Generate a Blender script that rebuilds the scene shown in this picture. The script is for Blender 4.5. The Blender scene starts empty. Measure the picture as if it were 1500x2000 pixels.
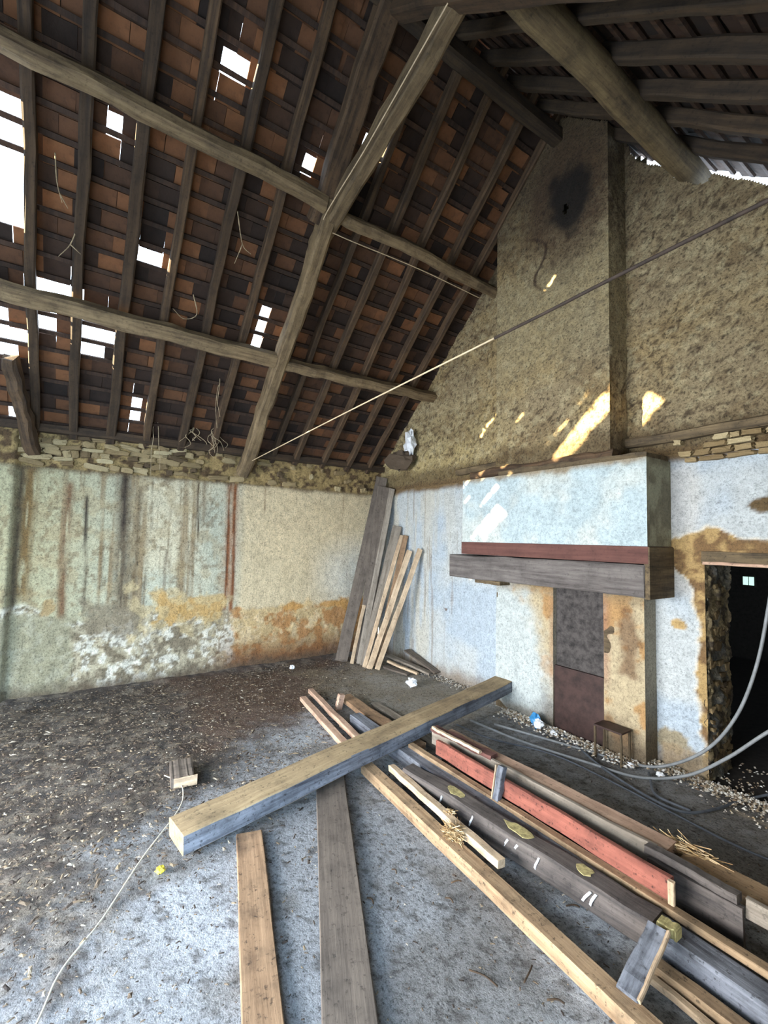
import bpy, math, random
import numpy as np
from mathutils import Vector, Matrix

SC = bpy.context.scene
COL = SC.collection
random.seed(7)

# ------------------------------------------------------------------ camera
CAM = Vector((6.494, -4.302, 1.9))
YAW, PITCH, ROLL, FPX = 0.9787, 0.05844, -0.02132, 880.7
f0 = Vector((-math.sin(YAW), math.cos(YAW), 0)); r0 = Vector((math.cos(YAW), math.sin(YAW), 0)); u0 = Vector((0, 0, 1))
fw = f0 * math.cos(PITCH) + u0 * math.sin(PITCH)
up = -f0 * math.sin(PITCH) + u0 * math.cos(PITCH)
rt = r0 * math.cos(ROLL) - up * math.sin(ROLL)
up = up * math.cos(ROLL) + r0 * math.sin(ROLL)
cd = bpy.data.cameras.new('camera'); cam = bpy.data.objects.new('camera', cd); COL.objects.link(cam)
cam.matrix_world = Matrix(((rt.x, up.x, -fw.x, CAM.x), (rt.y, up.y, -fw.y, CAM.y), (rt.z, up.z, -fw.z, CAM.z), (0, 0, 0, 1)))
cd.sensor_fit = 'HORIZONTAL'; cd.sensor_width = 36; cd.lens = FPX / 1500 * 36; cd.clip_start = 0.02
SC.camera = cam

# ------------------------------------------------------------------ world, sun, daylight, exposure
W = bpy.data.worlds.new('world'); SC.world = W; W.use_nodes = True
nt = W.node_tree; bg = nt.nodes['Background']; bg.inputs[1].default_value = 7.0
bg.inputs[0].default_value = (0.70, 0.84, 1.0, 1)
SUN_DIR = Vector((0.443, 1.0, -0.372)).normalized()
sd = bpy.data.lights.new('sun', 'SUN'); sd.energy = 60; sd.angle = math.radians(0.55); sd.color = (1.0, 0.80, 0.48)
so = bpy.data.objects.new('sun', sd); COL.objects.link(so); so.rotation_euler = SUN_DIR.to_track_quat('-Z', 'Y').to_euler()
def area(name, loc, d, sx, sy, power, color, spread=180):
    l = bpy.data.lights.new(name, 'AREA'); l.shape = 'RECTANGLE'; l.size = sx; l.size_y = sy; l.energy = power; l.color = color; l.spread = math.radians(spread)
    o = bpy.data.objects.new(name, l); COL.objects.link(o); o.location = loc
    o.rotation_euler = Vector(d).to_track_quat('-Z', 'Z').to_euler(); return o
area('barn_door_daylight', (3.9, -7.92, 1.55), (0, 1, -.34), 4.2, 2.7, 330, (0.96, 0.97, 1.0), 105)
area('side_door_daylight', (7.33, -5.9, 1.45), (-1, 0.10, -0.50), 2.2, 2.5, 205, (0.48, 0.72, 1.0), 110)
vs = SC.view_settings
SC.display_settings.display_device = 'sRGB'
vs.view_transform = 'Standard'; vs.look = 'None'; vs.gamma = 1; vs.use_curve_mapping = False; vs.exposure = 0.30

# ------------------------------------------------------------------ numbers of the building
RX, RIDGE, EAVE, RW, SL = 3.70, 6.48, 3.15, 7.40, 0.9      # ridge x / height, eave height, room width, slope
TH = math.atan(SL); CT, ST = math.cos(TH), math.sin(TH)
YB = -8.0
def roofL(s, y, n): return Vector((s * CT + n * ST, y, EAVE + s * ST - n * CT))
def roofR(s, y, n): return Vector((RW - s * CT - n * ST, y, EAVE + s * ST - n * CT))

# ------------------------------------------------------------------ noise
_rng = np.random.RandomState(3); _T = _rng.rand(256, 256)
def vn(x, y, seed=0):
    x = np.asarray(x, float) + seed * 17.31; y = np.asarray(y, float) + seed * 9.77
    xi = np.floor(x).astype(int); yi = np.floor(y).astype(int); fx = x - xi; fy = y - yi
    fx = fx * fx * (3 - 2 * fx); fy = fy * fy * (3 - 2 * fy)
    a = _T[xi & 255, yi & 255]; b = _T[(xi + 1) & 255, yi & 255]; c = _T[xi & 255, (yi + 1) & 255]; d = _T[(xi + 1) & 255, (yi + 1) & 255]
    return (a * (1 - fx) + b * fx) * (1 - fy) + (c * (1 - fx) + d * fx) * fy
def fbm(x, y, seed=0, o=4):
    s = 0; a = 1; t = 0
    for k in range(o):
        s = s + a * vn(x * 2 ** k, y * 2 ** k, seed + k * 3); t += a; a *= 0.55
    return s / t
def sst(a, b, x):
    t = np.clip((x - a) / (b - a), 0, 1); return t * t * (3 - 2 * t)
def lin(c):
    c = np.asarray(c, float) / 255.0
    return np.where(c <= 0.04045, c / 12.92, ((c + 0.055) / 1.055) ** 2.4)
def mix(A, B, t):
    return A * (1 - t[..., None]) + np.asarray(B, float) * t[..., None]
def box_mask(x, y, x0, x1, y0, y1, soft, seed, wob):
    n = (fbm(x * 3.2, y * 3.2, seed) - 0.5) * wob * 2 + (fbm(x * 13, y * 13, seed + 5) - 0.5) * wob * 0.9
    d = np.minimum(np.minimum(x - x0, x1 - x), np.minimum(y - y0, y1 - y)) + n
    return sst(-soft, soft, d)

# ------------------------------------------------------------------ materials
def newmat(name):
    m = bpy.data.materials.new(name); m.use_nodes = True; t = m.node_tree; t.nodes.clear()
    o = t.nodes.new('ShaderNodeOutputMaterial'); b = t.nodes.new('ShaderNodeBsdfPrincipled'); t.links.new(b.outputs[0], o.inputs[0])
    return m, t, b
def nd(t, ty, **k):
    n = t.nodes.new(ty)
    for a, v in k.items(): setattr(n, a, v)
    return n
def noise(t, vec, scale, detail=5, rough=0.6, ty='ShaderNodeTexNoise'):
    n = nd(t, ty); n.inputs['Scale'].default_value = scale
    if 'Detail' in n.inputs: n.inputs['Detail'].default_value = detail
    if 'Roughness' in n.inputs: n.inputs['Roughness'].default_value = rough
    t.links.new(vec, n.inputs['Vector']); return n
def ramp(t, src, stops):
    r = nd(t, 'ShaderNodeValToRGB'); e = r.color_ramp.elements
    while len(e) < len(stops): e.new(0.5)
    for k, (p, c) in enumerate(stops):
        e[k].position = p; e[k].color = (*c, 1) if len(c) == 3 else c
    t.links.new(src, r.inputs[0]); return r.outputs[0]
def g(v): return (v, v, v)
def mulc(t, a, b, fac=1.0, mode='MULTIPLY'):
    m = nd(t, 'ShaderNodeMix', data_type='RGBA', blend_type=mode)
    m.inputs[0].default_value = fac
    t.links.new(a, m.inputs[6]); t.links.new(b, m.inputs[7]); return m.outputs[2]
def mapping(t, scale=(1, 1, 1)):
    tc = nd(t, 'ShaderNodeTexCoord'); mp = nd(t, 'ShaderNodeMapping'); mp.inputs['Scale'].default_value = scale
    t.links.new(tc.outputs['Object'], mp.inputs['Vector']); return mp.outputs[0]

def surf_mat(name, speck=1.0, bump=0.5, fine=60, dark=0.35, stretch=(1, 1, 1), rough=0.95, drip=0):
    """vertex-colour stains and wear, multiplied by fine procedural mottling, pits and bump"""
    m, t, b = newmat(name); v = mapping(t, stretch)
    at = nd(t, 'ShaderNodeVertexColor', layer_name='col')
    n1 = noise(t, v, fine * 0.25, 6, 0.7); n2 = noise(t, v, fine, 6, 0.75)
    c = mulc(t, at.outputs[0], ramp(t, n1.outputs[0], [(0.28, g(0.70)), (0.55, g(1.0)), (0.8, g(1.18))]), speck)
    c = mulc(t, c, ramp(t, n2.outputs[0], [(0.34, g(dark)), (0.47, g(0.95)), (0.75, g(1.15))]), speck)
    n3 = noise(t, v, fine * 2.6, 4, 0.7)
    c = mulc(t, c, ramp(t, n3.outputs[0], [(0.33, g(0.45)), (0.46, g(1.0)), (0.68, g(1.22))]), speck * .8)
    if drip:
        v2 = mapping(t, (1, 1, .16)); n4 = noise(t, v2, 42, 4, 0.75)
        c = mulc(t, c, ramp(t, n4.outputs[0], [(0.30, g(0.30)), (0.40, g(1.0))]), drip)
    t.links.new(c, b.inputs['Base Color']); b.inputs['Roughness'].default_value = rough
    bp = nd(t, 'ShaderNodeBump'); bp.inputs['Strength'].default_value = bump; bp.inputs['Distance'].default_value = 0.02
    mx = nd(t, 'ShaderNodeMath', operation='ADD'); t.links.new(n1.outputs[0], mx.inputs[0]); t.links.new(n2.outputs[0], mx.inputs[1])
    t.links.new(mx.outputs[0], bp.inputs['Height']); t.links.new(bp.outputs[0], b.inputs['Normal'])
    return m
def wood(name, c1, c2, rough=0.85, grain=1.0, bump=0.35, spots=0.5, rnd=0.25, axis=0):
    m, t, b = newmat(name)
    sc = [26, 26, 26]; sc[axis] = 1.6
    v = mapping(t, sc); w = mapping(t)
    n1 = noise(t, v, 1.0, 7, 0.7); n2 = noise(t, w, 5, 6, 0.7); n3 = noise(t, w, 38, 4, 0.7)
    c = ramp(t, n1.outputs[0], [(0.30, tuple(lin(c2))), (0.62, tuple(lin(c1)))])
    c = mulc(t, c, ramp(t, n2.outputs[0], [(0.32, g(0.50)), (0.5, g(0.95)), (0.72, g(1.2))]), grain)
    c = mulc(t, c, ramp(t, n3.outputs[0], [(0.33, g(0.25)), (0.42, g(1.0))]), spots)
    oi = nd(t, 'ShaderNodeObjectInfo')
    c = mulc(t, c, ramp(t, oi.outputs['Random'], [(0, g(1 - rnd)), (1, g(1 + rnd))]), 1.0)
    t.links.new(c, b.inputs['Base Color']); b.inputs['Roughness'].default_value = rough
    bp = nd(t, 'ShaderNodeBump'); bp.inputs['Strength'].default_value = bump; bp.inputs['Distance'].default_value = 0.01
    t.links.new(n1.outputs[0], bp.inputs['Height']); t.links.new(bp.outputs[0], b.inputs['Normal'])
    return m
def island_mat(name, stops, rough=0.9, nscale=30, objinfo=True, nfac=0.8):
    m, t, b = newmat(name); w = mapping(t)
    ge = nd(t, 'ShaderNodeNewGeometry'); oi = nd(t, 'ShaderNodeObjectInfo')
    ad = nd(t, 'ShaderNodeMath', operation='ADD'); fr = nd(t, 'ShaderNodeMath', operation='FRACT')
    t.links.new(ge.outputs['Random Per Island'], ad.inputs[0]); t.links.new(oi.outputs['Random'], ad.inputs[1]); t.links.new(ad.outputs[0], fr.inputs[0])
    c = ramp(t, fr.outputs[0], [(p, tuple(lin(k))) for p, k in stops])
    n = noise(t, w, nscale, 5, 0.7)
    c = mulc(t, c, ramp(t, n.outputs[0], [(0.3, g(0.45)), (0.5, g(1.0)), (0.75, g(1.25))]), nfac)
    t.links.new(c, b.inputs['Base Color']); b.inputs['Roughness'].default_value = rough
    bp = nd(t, 'ShaderNodeBump'); bp.inputs['Strength'].default_value = 0.4; bp.inputs['Distance'].default_value = 0.01
    t.links.new(n.outputs[0], bp.inputs['Height']); t.links.new(bp.outputs[0], b.inputs['Normal'])
    return m
def plain(name, c, rough=0.7, metal=0.0, nscale=20, var=0.5):
    m, t, b = newmat(name); w = mapping(t); n = noise(t, w, nscale, 5, 0.7)
    lo = tuple(np.clip(lin(c) * (1 - var), 0, 1)); hi = tuple(np.clip(lin(c) * (1 + var * 0.4), 0, 1))
    cc = ramp(t, n.outputs[0], [(0.35, lo), (0.6, hi)])
    t.links.new(cc, b.inputs['Base Color']); b.inputs['Roughness'].default_value = rough; b.inputs['Metallic'].default_value = metal
    return m

M = {}
M['plaster'] = surf_mat('stained_plaster', 1.0, 0.45, 50, 0.45, drip=.8)
M['whitewash'] = surf_mat('whitewashed_plaster', 0.8, 0.4, 42, 0.50, drip=.35)
M['render'] = surf_mat('rough_earth_render', 1.0, 1.0, 52, 0.16)
M['concrete'] = surf_mat('dusty_concrete', 1.0, 0.6, 62, 0.20)
M['smooth'] = surf_mat('smooth_plaster', 0.75, 0.25, 34, 0.6)
M['rafter'] = wood('weathered_rafter_wood', (86, 66, 45), (38, 28, 20), spots=0.6, rnd=0.3)
M['purlin'] = wood('old_purlin_wood', (132, 112, 82), (72, 57, 40), rnd=0.2)
M['batten'] = wood('dark_batten_wood', (70, 50, 36), (34, 24, 18), axis=1, rnd=0.3)
M['graywood'] = wood('grey_weathered_wood', (150, 140, 126), (100, 90, 78), grain=0.6, spots=0.5, rnd=0.12)
M['tan'] = wood('sawn_tan_wood', (168, 142, 110), (118, 92, 66), grain=1.0, spots=0.9, rnd=0.15)
M['orange'] = wood('orange_board_wood', (158, 128, 98), (112, 86, 62), grain=1.0, spots=0.9, rnd=0.05)
M['darkboard'] = wood('dark_grey_board', (112, 101, 90), (82, 73, 65), grain=0.8, spots=0.7, rnd=0.05)
M['beamtop'] = wood('beam_wood', (164, 144, 110), (126, 106, 78), grain=0.8, spots=0.8, rnd=0.02)
M['beamside'] = wood('beam_side_wood', (128, 132, 140), (46, 48, 56), grain=1.0, spots=0.9, rnd=0.02, bump=0.6)  # blue-grey wood, darker than the beam top
M['blackwood'] = wood('dark_blue_black_wood', (100, 92, 86), (46, 42, 42), grain=1.0, spots=0.6, rnd=0.05)
M['red'] = wood('brick_red_paint', (150, 90, 74), (112, 62, 50), grain=1.0, spots=1.0, rnd=0.02)
M['pink'] = wood('pinkish_sawn_wood', (200, 168, 144), (150, 118, 98), grain=0.7, spots=0.6, rnd=0.1)
M['pale'] = wood('pale_new_wood', (206, 184, 154), (156, 128, 98), grain=0.9, spots=0.5, rnd=0.08)
M['lintel'] = wood('dusty_dark_lintel', (112, 106, 102), (66, 60, 58), grain=0.6, spots=0.4, rnd=0.0)
M['redlintel'] = wood('red_brown_board', (104, 68, 60), (78, 48, 42), grain=0.4, spots=0.3, rnd=0.0)
M['oldbeam'] = wood('old_wall_beam', (112, 96, 70), (52, 42, 30), grain=1.0, spots=0.7, rnd=0.1)
M['tile'] = island_mat('clay_tile', [(0, (36, 26, 20)), (0.3, (60, 42, 30)), (0.55, (96, 64, 41)), (0.8, (126, 83, 51)), (1, (50, 37, 29))], nscale=9)
M['tile_shaded'] = island_mat('shaded_clay_tile', [(0, (30, 24, 20)), (0.5, (52, 38, 28)), (1, (72, 50, 36))], nscale=9)  # darker tile copy, puts the shade of the right slope into the colour
M['rafter_shaded'] = wood('shaded_rafter_wood', (68, 54, 38), (30, 24, 18), spots=0.6, rnd=0.25)  # darker rafter copy, shade of right slope and ridge put into the colour
M['stone'] = island_mat('limestone', [(0, (128, 108, 74)), (0.5, (156, 136, 98)), (1, (184, 168, 130))], nscale=22, nfac=1.0)
M['stonedark'] = island_mat('dark_stone', [(0, (84, 68, 48)), (0.5, (122, 102, 70)), (1, (150, 130, 94))], nscale=22, nfac=1.0)
M['litter'] = island_mat('leaf_litter', [(0, (40, 32, 26)), (0.35, (66, 54, 44)), (0.65, (98, 84, 68)), (0.88, (134, 118, 94)), (1, (176, 168, 152))], nscale=60, nfac=0.4)
M['rubble'] = island_mat('plaster_rubble', [(0, (120, 100, 80)), (0.4, (160, 146, 122)), (0.8, (206, 202, 192)), (1, (232, 232, 228))], nscale=40, nfac=0.5)
M['straw'] = island_mat('straw', [(0, (110, 84, 52)), (0.5, (178, 146, 98)), (1, (222, 200, 160))], nscale=40, nfac=0.4)
M['root'] = plain('dry_root', (176, 156, 124), 0.9)
M['rope'] = plain('tie_rod_iron', (54, 42, 34), 0.8, 0.0)
M['wire'] = plain('pale_wire', (206, 184, 150), 0.6, 0.0, var=0.2)
M['cable'] = plain('grey_cable_sheath', (122, 126, 128), 0.5, 0.0, var=0.2)
M['darkcable'] = plain('dusty_dark_cable', (84, 90, 98), 0.6, 0.0, var=0.3)
M['cord'] = plain('pale_cord', (214, 206, 186), 0.8, 0.0, var=0.2)
M['iron'] = plain('rusty_fireback_iron', (62, 44, 40), 0.6, 0.3, 10, 0.5)
M['soot'] = plain('sooty_brick', (70, 66, 64), 0.95, 0.0, 14, 0.7)
M['white'] = plain('white_plastic', (228, 232, 236), 0.4, 0.0, var=0.15)
M['blue'] = plain('blue_plastic', (60, 140, 196), 0.4, 0.0, var=0.15)
M['yellow'] = plain('yellow_leaf', (214, 200, 70), 0.6, 0.0, var=0.2)
M['yellowpaint'] = plain('yellow_paint_remains', (176, 164, 112), 0.8, 0.0, 30, 0.5)
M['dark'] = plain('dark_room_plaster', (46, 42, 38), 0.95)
m, t, b = newmat('daylit_window_pane'); b.inputs['Base Color'].default_value = (0.6, 0.8, 0.75, 1)
b.inputs['Emission Color'].default_value = (0.62, 0.9, 0.8, 1); b.inputs['Emission Strength'].default_value = 0.9; M['pane'] = m

# ------------------------------------------------------------------ object helpers
def link(name, me, mat, parent=None, mw=None):
    o = bpy.data.objects.new(name, me); COL.objects.link(o)
    if mat is not None and not me.materials:
        for k in (mat if isinstance(mat, (list, tuple)) else [mat]): me.materials.append(k)
    if parent is not None:
        o.parent = parent; o.matrix_parent_inverse = (parent.matrix_basis @ Matrix.Identity(4)).inverted()
    if mw is not None: o.matrix_basis = mw
    return o
def tag(o, label=None, cat=None, group=None, kind=None):
    if label: o['label'] = label
    if cat: o['category'] = cat
    if group: o['group'] = group
    if kind: o['kind'] = kind
    return o
def empty(name, loc):
    o = bpy.data.objects.new(name, None); COL.objects.link(o); o.location = loc; o.empty_display_size = 0.1; return o
def mesh(name, V, F, smooth=False):
    me = bpy.data.meshes.new(name); me.from_pydata([tuple(v) for v in V], [], F); me.update()
    if smooth: me.polygons.foreach_set('use_smooth', [True] * len(me.polygons))
    return me
def grid(name, O, U, V, lu, lv, res, colf, dispf, mat, keep=None, parent=None):
    """surface O + u*U + v*V with displacement along UxV and a 'col' attribute"""
    O, U, V = (np.array(k, float) for k in (O, U, V)); N = np.cross(U, V)
    nu, nv = max(2, int(lu / res) + 1), max(2, int(lv / res) + 1)
    u, v = np.meshgrid(np.linspace(0, lu, nu), np.linspace(0, lv, nv), indexing='ij')
    P = O + u[..., None] * U + v[..., None] * V
    d = dispf(P, u, v) if dispf else np.zeros_like(u)
    Q = (P + d[..., None] * N).reshape(-1, 3)
    C = colf(P, u, v)
    idx = np.arange(nu * nv).reshape(nu, nv)
    F = np.stack([idx[:-1, :-1], idx[1:, :-1], idx[1:, 1:], idx[:-1, 1:]], -1).reshape(-1, 4)
    if keep is not None:
        ctr = (P[:-1, :-1] + P[1:, 1:]) / 2
        F = F[keep(ctr).reshape(-1)]
    me = bpy.data.meshes.new(name)
    me.vertices.add(len(Q)); me.vertices.foreach_set('co', Q.ravel())
    me.loops.add(len(F) * 4); me.loops.foreach_set('vertex_index', F.ravel())
    me.polygons.add(len(F)); me.polygons.foreach_set('loop_start', np.arange(len(F)) * 4); me.polygons.foreach_set('loop_total', np.full(len(F), 4))
    me.polygons.foreach_set('use_smooth', np.ones(len(F), bool))
    me.update(); me.validate()
    a = me.color_attributes.new('col', 'FLOAT_COLOR', 'POINT')
    rgba = np.concatenate([np.clip(C.reshape(-1, 3), 0, 1), np.ones((len(Q), 1))], 1)
    a.data.foreach_set('color', rgba.astype(np.float32).ravel())
    return link(name, me, mat, parent)
def boxmesh(name, l, w, h, nseg=8, wob=0.004, seed=0, bev=0.004):
    """timber blank: length along x, chamfered long edges, slightly wandering surface"""
    r = random.Random(seed); V = []; F = []
    c = min(bev, w * .3, h * .3)
    prof = [(-w/2 + c, -h/2), (w/2 - c, -h/2), (w/2, -h/2 + c), (w/2, h/2 - c), (w/2 - c, h/2), (-w/2 + c, h/2), (-w/2, h/2 - c), (-w/2, -h/2 + c)]
    off = [(0, 0)]
    for k in range(nseg): off.append((off[-1][0] * .7 + r.uniform(-wob, wob), off[-1][1] * .7 + r.uniform(-wob, wob)))
    for k in range(nseg + 1):
        x = -l/2 + l * k / nseg
        for (y, z) in prof:
            V.append((x + (r.uniform(-wob, wob) if k in (0, nseg) else 0), y + off[k][0] + r.uniform(-wob, wob) * .4, z + off[k][1] + r.uniform(-wob, wob) * .4))
    for k in range(nseg):
        for j in range(8):
            a = k * 8 + j; b2 = k * 8 + (j + 1) % 8; F.append((a, b2, b2 + 8, a + 8))
    F.append(tuple(range(7, -1, -1))); F.append(tuple(range(nseg * 8, nseg * 8 + 8)))
    return mesh(name, V, F)
def frame(P0, P1, upv):
    P0, P1 = Vector(P0), Vector(P1); X = (P1 - P0).normalized(); Z = Vector(upv); Z = (Z - X * Z.dot(X)).normalized(); Y = Z.cross(X)
    c = (P0 + P1) / 2
    return Matrix(((X.x, Y.x, Z.x, c.x), (X.y, Y.y, Z.y, c.y), (X.z, Y.z, Z.z, c.z), (0, 0, 0, 1))), (P1 - P0).length
_seed = [0]
def timber(name, P0, P1, w, h, mat, parent=None, upv=(0, 0, 1), wob=0.004, nseg=10, bev=0.004, label=None, cat=None, group=None):
    """w = size across, h = size along upv; P0-P1 is the centre line"""
    _seed[0] += 1
    mw, L = frame(P0, P1, upv)
    o = link(name, boxmesh(name, L, w, h, nseg, wob, _seed[0], bev), mat, parent, mw)
    if label: tag(o, label, cat, group)
    return o
def tube(name, pts, r, mat, parent=None, sides=8, r1=None, smooth=True, taper=None):
    P = [Vector(p) for p in pts]; V = []; F = []; n = len(P)
    nrm = None
    for i, p in enumerate(P):
        d = (P[min(i + 1, n - 1)] - P[max(i - 1, 0)]).normalized()
        if nrm is None: nrm = d.orthogonal().normalized()
        nrm = (nrm - d * nrm.dot(d)).normalized(); bn = d.cross(nrm)
        rr = r if r1 is None else r + (r1 - r) * i / (n - 1)
        for k in range(sides):
            a = 2 * math.pi * k / sides; V.append(p + (nrm * math.cos(a) + bn * math.sin(a)) * rr)
    for i in range(n - 1):
        for k in range(sides):
            a = i * sides + k; b2 = i * sides + (k + 1) % sides; F.append((a, b2, b2 + sides, a + sides))
    F.append(tuple(range(sides - 1, -1, -1))); F.append(tuple(range((n - 1) * sides, n * sides)))
    return link(name, mesh(name, V, F, smooth), mat, parent)
def spline(pts, n=8):
    P = [Vector(p) for p in pts]; P = [P[0] * 2 - P[1]] + P + [P[-1] * 2 - P[-2]]; out = []
    for i in range(1, len(P) - 2):
        for k in range(n):
            t = k / n; a, b2, c, d = P[i - 1], P[i], P[i + 1], P[i + 2]
            out.append(0.5 * ((2 * b2) + (c - a) * t + (2 * a - 5 * b2 + 4 * c - d) * t * t + (3 * b2 - a - 3 * c + d) * t ** 3))
    out.append(P[-2]); return out
def stone_mesh(seed, sub=2):
    """unit stone -.5..+.5, rounded irregular block"""
    r = np.random.RandomState(seed); V = []; F = []; n = sub + 1; idx = {}; amp = .07
    def vid(p):
        k = tuple(np.round(p, 4))
        if k not in idx:
            q = np.array(p, float); m_ = np.abs(q) * 2
            edge = np.sort(m_)[-2:]; sh = 1 - 0.10 * (edge.min() > 0.99)
            q = q * sh * (1 + r.uniform(-0.10, 0.08)) + r.uniform(-amp, amp, 3)
            idx[k] = len(V); V.append(q)
        return idx[k]
    for ax in range(3):
        for s in (-.5, .5):
            for i in range(sub):
                for j in range(sub):
                    q = []
                    for (a, b2) in ((i, j), (i + 1, j), (i + 1, j + 1), (i, j + 1)):
                        p = [0, 0, 0]; p[ax] = s; p[(ax + 1) % 3] = a / sub - .5; p[(ax + 2) % 3] = b2 / sub - .5; q.append(vid(p))
                    F.append(tuple(q if s > 0 else q[::-1]))
    return mesh('stone', V, F)
def scale_m(loc, s, rot=(0, 0, 0)):
    from mathutils import Euler
    return Matrix.Translation(loc) @ Euler(rot).to_matrix().to_4x4() @ Matrix.Diagonal((*s, 1))
def stuff_bits(name, pts, sizes, flat, mat, parent, seed, elong=(1.0, 3.0), lift=0.0):
    """many small bent flakes / chips in one mesh"""
    r = random.Random(seed); V = []; F = []
    for p, s in zip(pts, sizes):
        a = r.uniform(0, 6.28); e = r.uniform(*elong); tl = r.uniform(-.5, .5) * (1 - flat); cx, sx = math.cos(a), math.sin(a)
        l, w, h = s * e, s, s * (0.12 + 0.5 * (1 - flat)); i = len(V)
        for (lx, ly, lz) in ((-l/2, -w/2, 0), (l/2, -w/2 * .6, 0), (l/2 * .8, w/2, 0), (-l/2, w/2 * .7, 0), (0, 0, h)):
            z = lz + lx * tl
            V.append((p[0] + lx * cx - ly * sx, p[1] + lx * sx + ly * cx, p[2] + max(z, -0.002) + lift))
        F += [(i, i + 1, i + 4), (i + 1, i + 2, i + 4), (i + 2, i + 3, i + 4), (i + 3, i, i + 4)]
    o = link(name, mesh(name, V, F), mat, parent); o['kind'] = 'stuff'; return o

# ------------------------------------------------------------------ colour fields of the shell (albedo: stains, wear, peeled plaster, broad tones)
def col_left(P, u, v):
    y, z = P[..., 1], P[..., 2]
    C = np.broadcast_to(lin((208, 198, 168)), P.shape).copy()
    C = mix(C, lin((188, 188, 166)), sst(0.35, 0.7, fbm(y * 1.3, z * 1.1, 1)))
    C = mix(C, lin((168, 160, 122)), sst(-3.3, -4.8, y) * 0.8)
    C = mix(C, lin((222, 198, 156)), sst(-2.5, -2.3, y) * 0.75)
    C = mix(C, lin((214, 218, 212)), sst(.9, .1, np.hypot((y + .5) * .9, z - 1.25)) * 0.6)
    # vertical damp runs
    n = fbm(y * 7.5, z * 0.35 + 4, 11, 4)
    C = mix(C, lin((136, 112, 78)), sst(0.56, 0.74, n) * 0.8 * sst(-2.2, -3.0, y) * sst(0.3, 1.1, z))
    n = fbm(y * 30, z * 0.7, 21, 3); C = mix(C, lin((110, 88, 60)), sst(0.64, 0.80, n) * 0.6 * sst(.35, .7, fbm(y * 2, z * 1.6, 22)) * (.35 + .65 * sst(-2.3, -2.8, y)))
    n = fbm(y * 6, z * 6, 23, 5); C = mix(C, lin((170, 150, 112)), sst(.52, .66, n) * (.15 + .3 * sst(-2.3, -2.8, y)))
    C = mix(C, lin((120, 100, 70)), sst(.60, .68, fbm(y * 17, z * 12, 24, 4)) * (.12 + .38 * sst(-2.3, -2.8, y)))
    for (yc, w, z0, z1, st, c, sd_) in [
        (-2.57, .020, .2, 2.75, 1.5, (68, 40, 26), 1), (-2.485, .019, .25, 2.75, 1.5, (68, 40, 26), 2), (-2.53, .09, .2, 2.7, .45, (172, 110, 66), 3),
        (-3.85, .085, 0.5, 2.72, .75, (92, 78, 60), 4), (-3.86, .03, 1.9, 2.75, .8, (56, 46, 38), 14), (-4.43, .04, .6, 2.5, .7, (112, 80, 54), 5),
        (-4.24, .018, 1.7, 2.35, .85, (56, 46, 36), 6), (-4.22, .018, .9, 1.7, .6, (74, 58, 40), 16), (-3.69, .03, .5, 2.5, .6, (96, 76, 50), 7), (-2.98, .014, 1.8, 2.62, .8, (72, 54, 36), 8),
        (-3.55, .012, 1.9, 2.6, .6, (76, 60, 40), 9), (-4.80, .075, 1.1, 2.66, .85, (120, 96, 58), 10), (-4.88, .03, .9, 2.66, .7, (66, 50, 34), 12), (-2.9, .04, 2.0, 2.65, .5, (110, 88, 60), 13),
        (-2.05, .010, 2.2, 2.6, .6, (120, 88, 58), 15), (-0.75, .010, 1.9, 2.6, .4, (130, 96, 64), 17), (-3.35, .02, .5, 1.7, .5, (90, 70, 50), 18), (-3.58, .02, .6, 1.4, .6, (88, 70, 48), 19)]:
        yy = y + (fbm(z * 1.6, y * 0, sd_ + 70, 3) - 0.5) * 0.05
        msk = np.exp(-((yy - yc) / w) ** 2) * sst(z0 - .1, z0 + .15, z) * sst(z1 + .03, z1 - .05, z) * sst(0.15, 0.5, fbm(y * 40, z * 3, sd_ + 30, 3))
        C = mix(C, lin(c), np.clip(msk * st * 1.25, 0, 1))
    # perished, peeled lower zone
    line = 0.93 + (fbm(y * 1.6, z * 0.4, 31) - .5) * 0.55 - 0.15 * sst(-3, -1, y)
    low = sst(line + .03, line - .05, z)
    mott = fbm(y * 11, z * 13, 33, 4)
    LC = mix(np.broadcast_to(lin((178, 166, 138)), P.shape), lin((120, 106, 84)), sst(0.44, 0.62, mott))
    LC = mix(LC, lin((214, 208, 190)), sst(0.52, 0.60, fbm(y * 11, z * 11, 35, 6)))
    LC = mix(LC, lin((96, 82, 62)), sst(0.58, 0.64, fbm(y * 20, z * 20, 50, 4)) * .7)
    C = mix(C, LC, low * 0.9)
    C = mix(C, lin((150, 144, 116)), box_mask(y, z, -5.6, -4.3, -.2, .93, .04, 36, .08) * 0.85)
    C = mix(C, lin((132, 120, 98)), box_mask(y, z, -4.2, -3.6, .62, 1.04, .05, 37, .12) * 0.8)
    C = mix(C, lin((190, 152, 90)), box_mask(y, z, -3.45, -2.56, .74, 1.08, .015, 38, .17) * 0.9)
    C = mix(C, lin((196, 176, 132)), box_mask(y, z, -3.7, -2.56, .55, 1.12, .03, 48, .3) * sst(.48, .56, fbm(y * 9, z * 9, 49)) * .6)
    C = mix(C, lin((160, 132, 88)), box_mask(y, z, -4.62, -4.5, .93, 1.12, .012, 39, .08) * 0.8)
    r_ = box_mask(y, z, -2.42, -0.3, .1, .88, .05, 40, .16)
    C = mix(C, lin((208, 178, 126)), r_ * 0.75)
    C = mix(C, lin((170, 116, 62)), r_ * sst(.46, .60, fbm(y * 7, z * 8, 41, 6)) * 0.8)
    C = mix(C, lin((196, 148, 84)), box_mask(y, z, -1.8, -0.7, .80, .88, .02, 42, .12) * 0.9)
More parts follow.
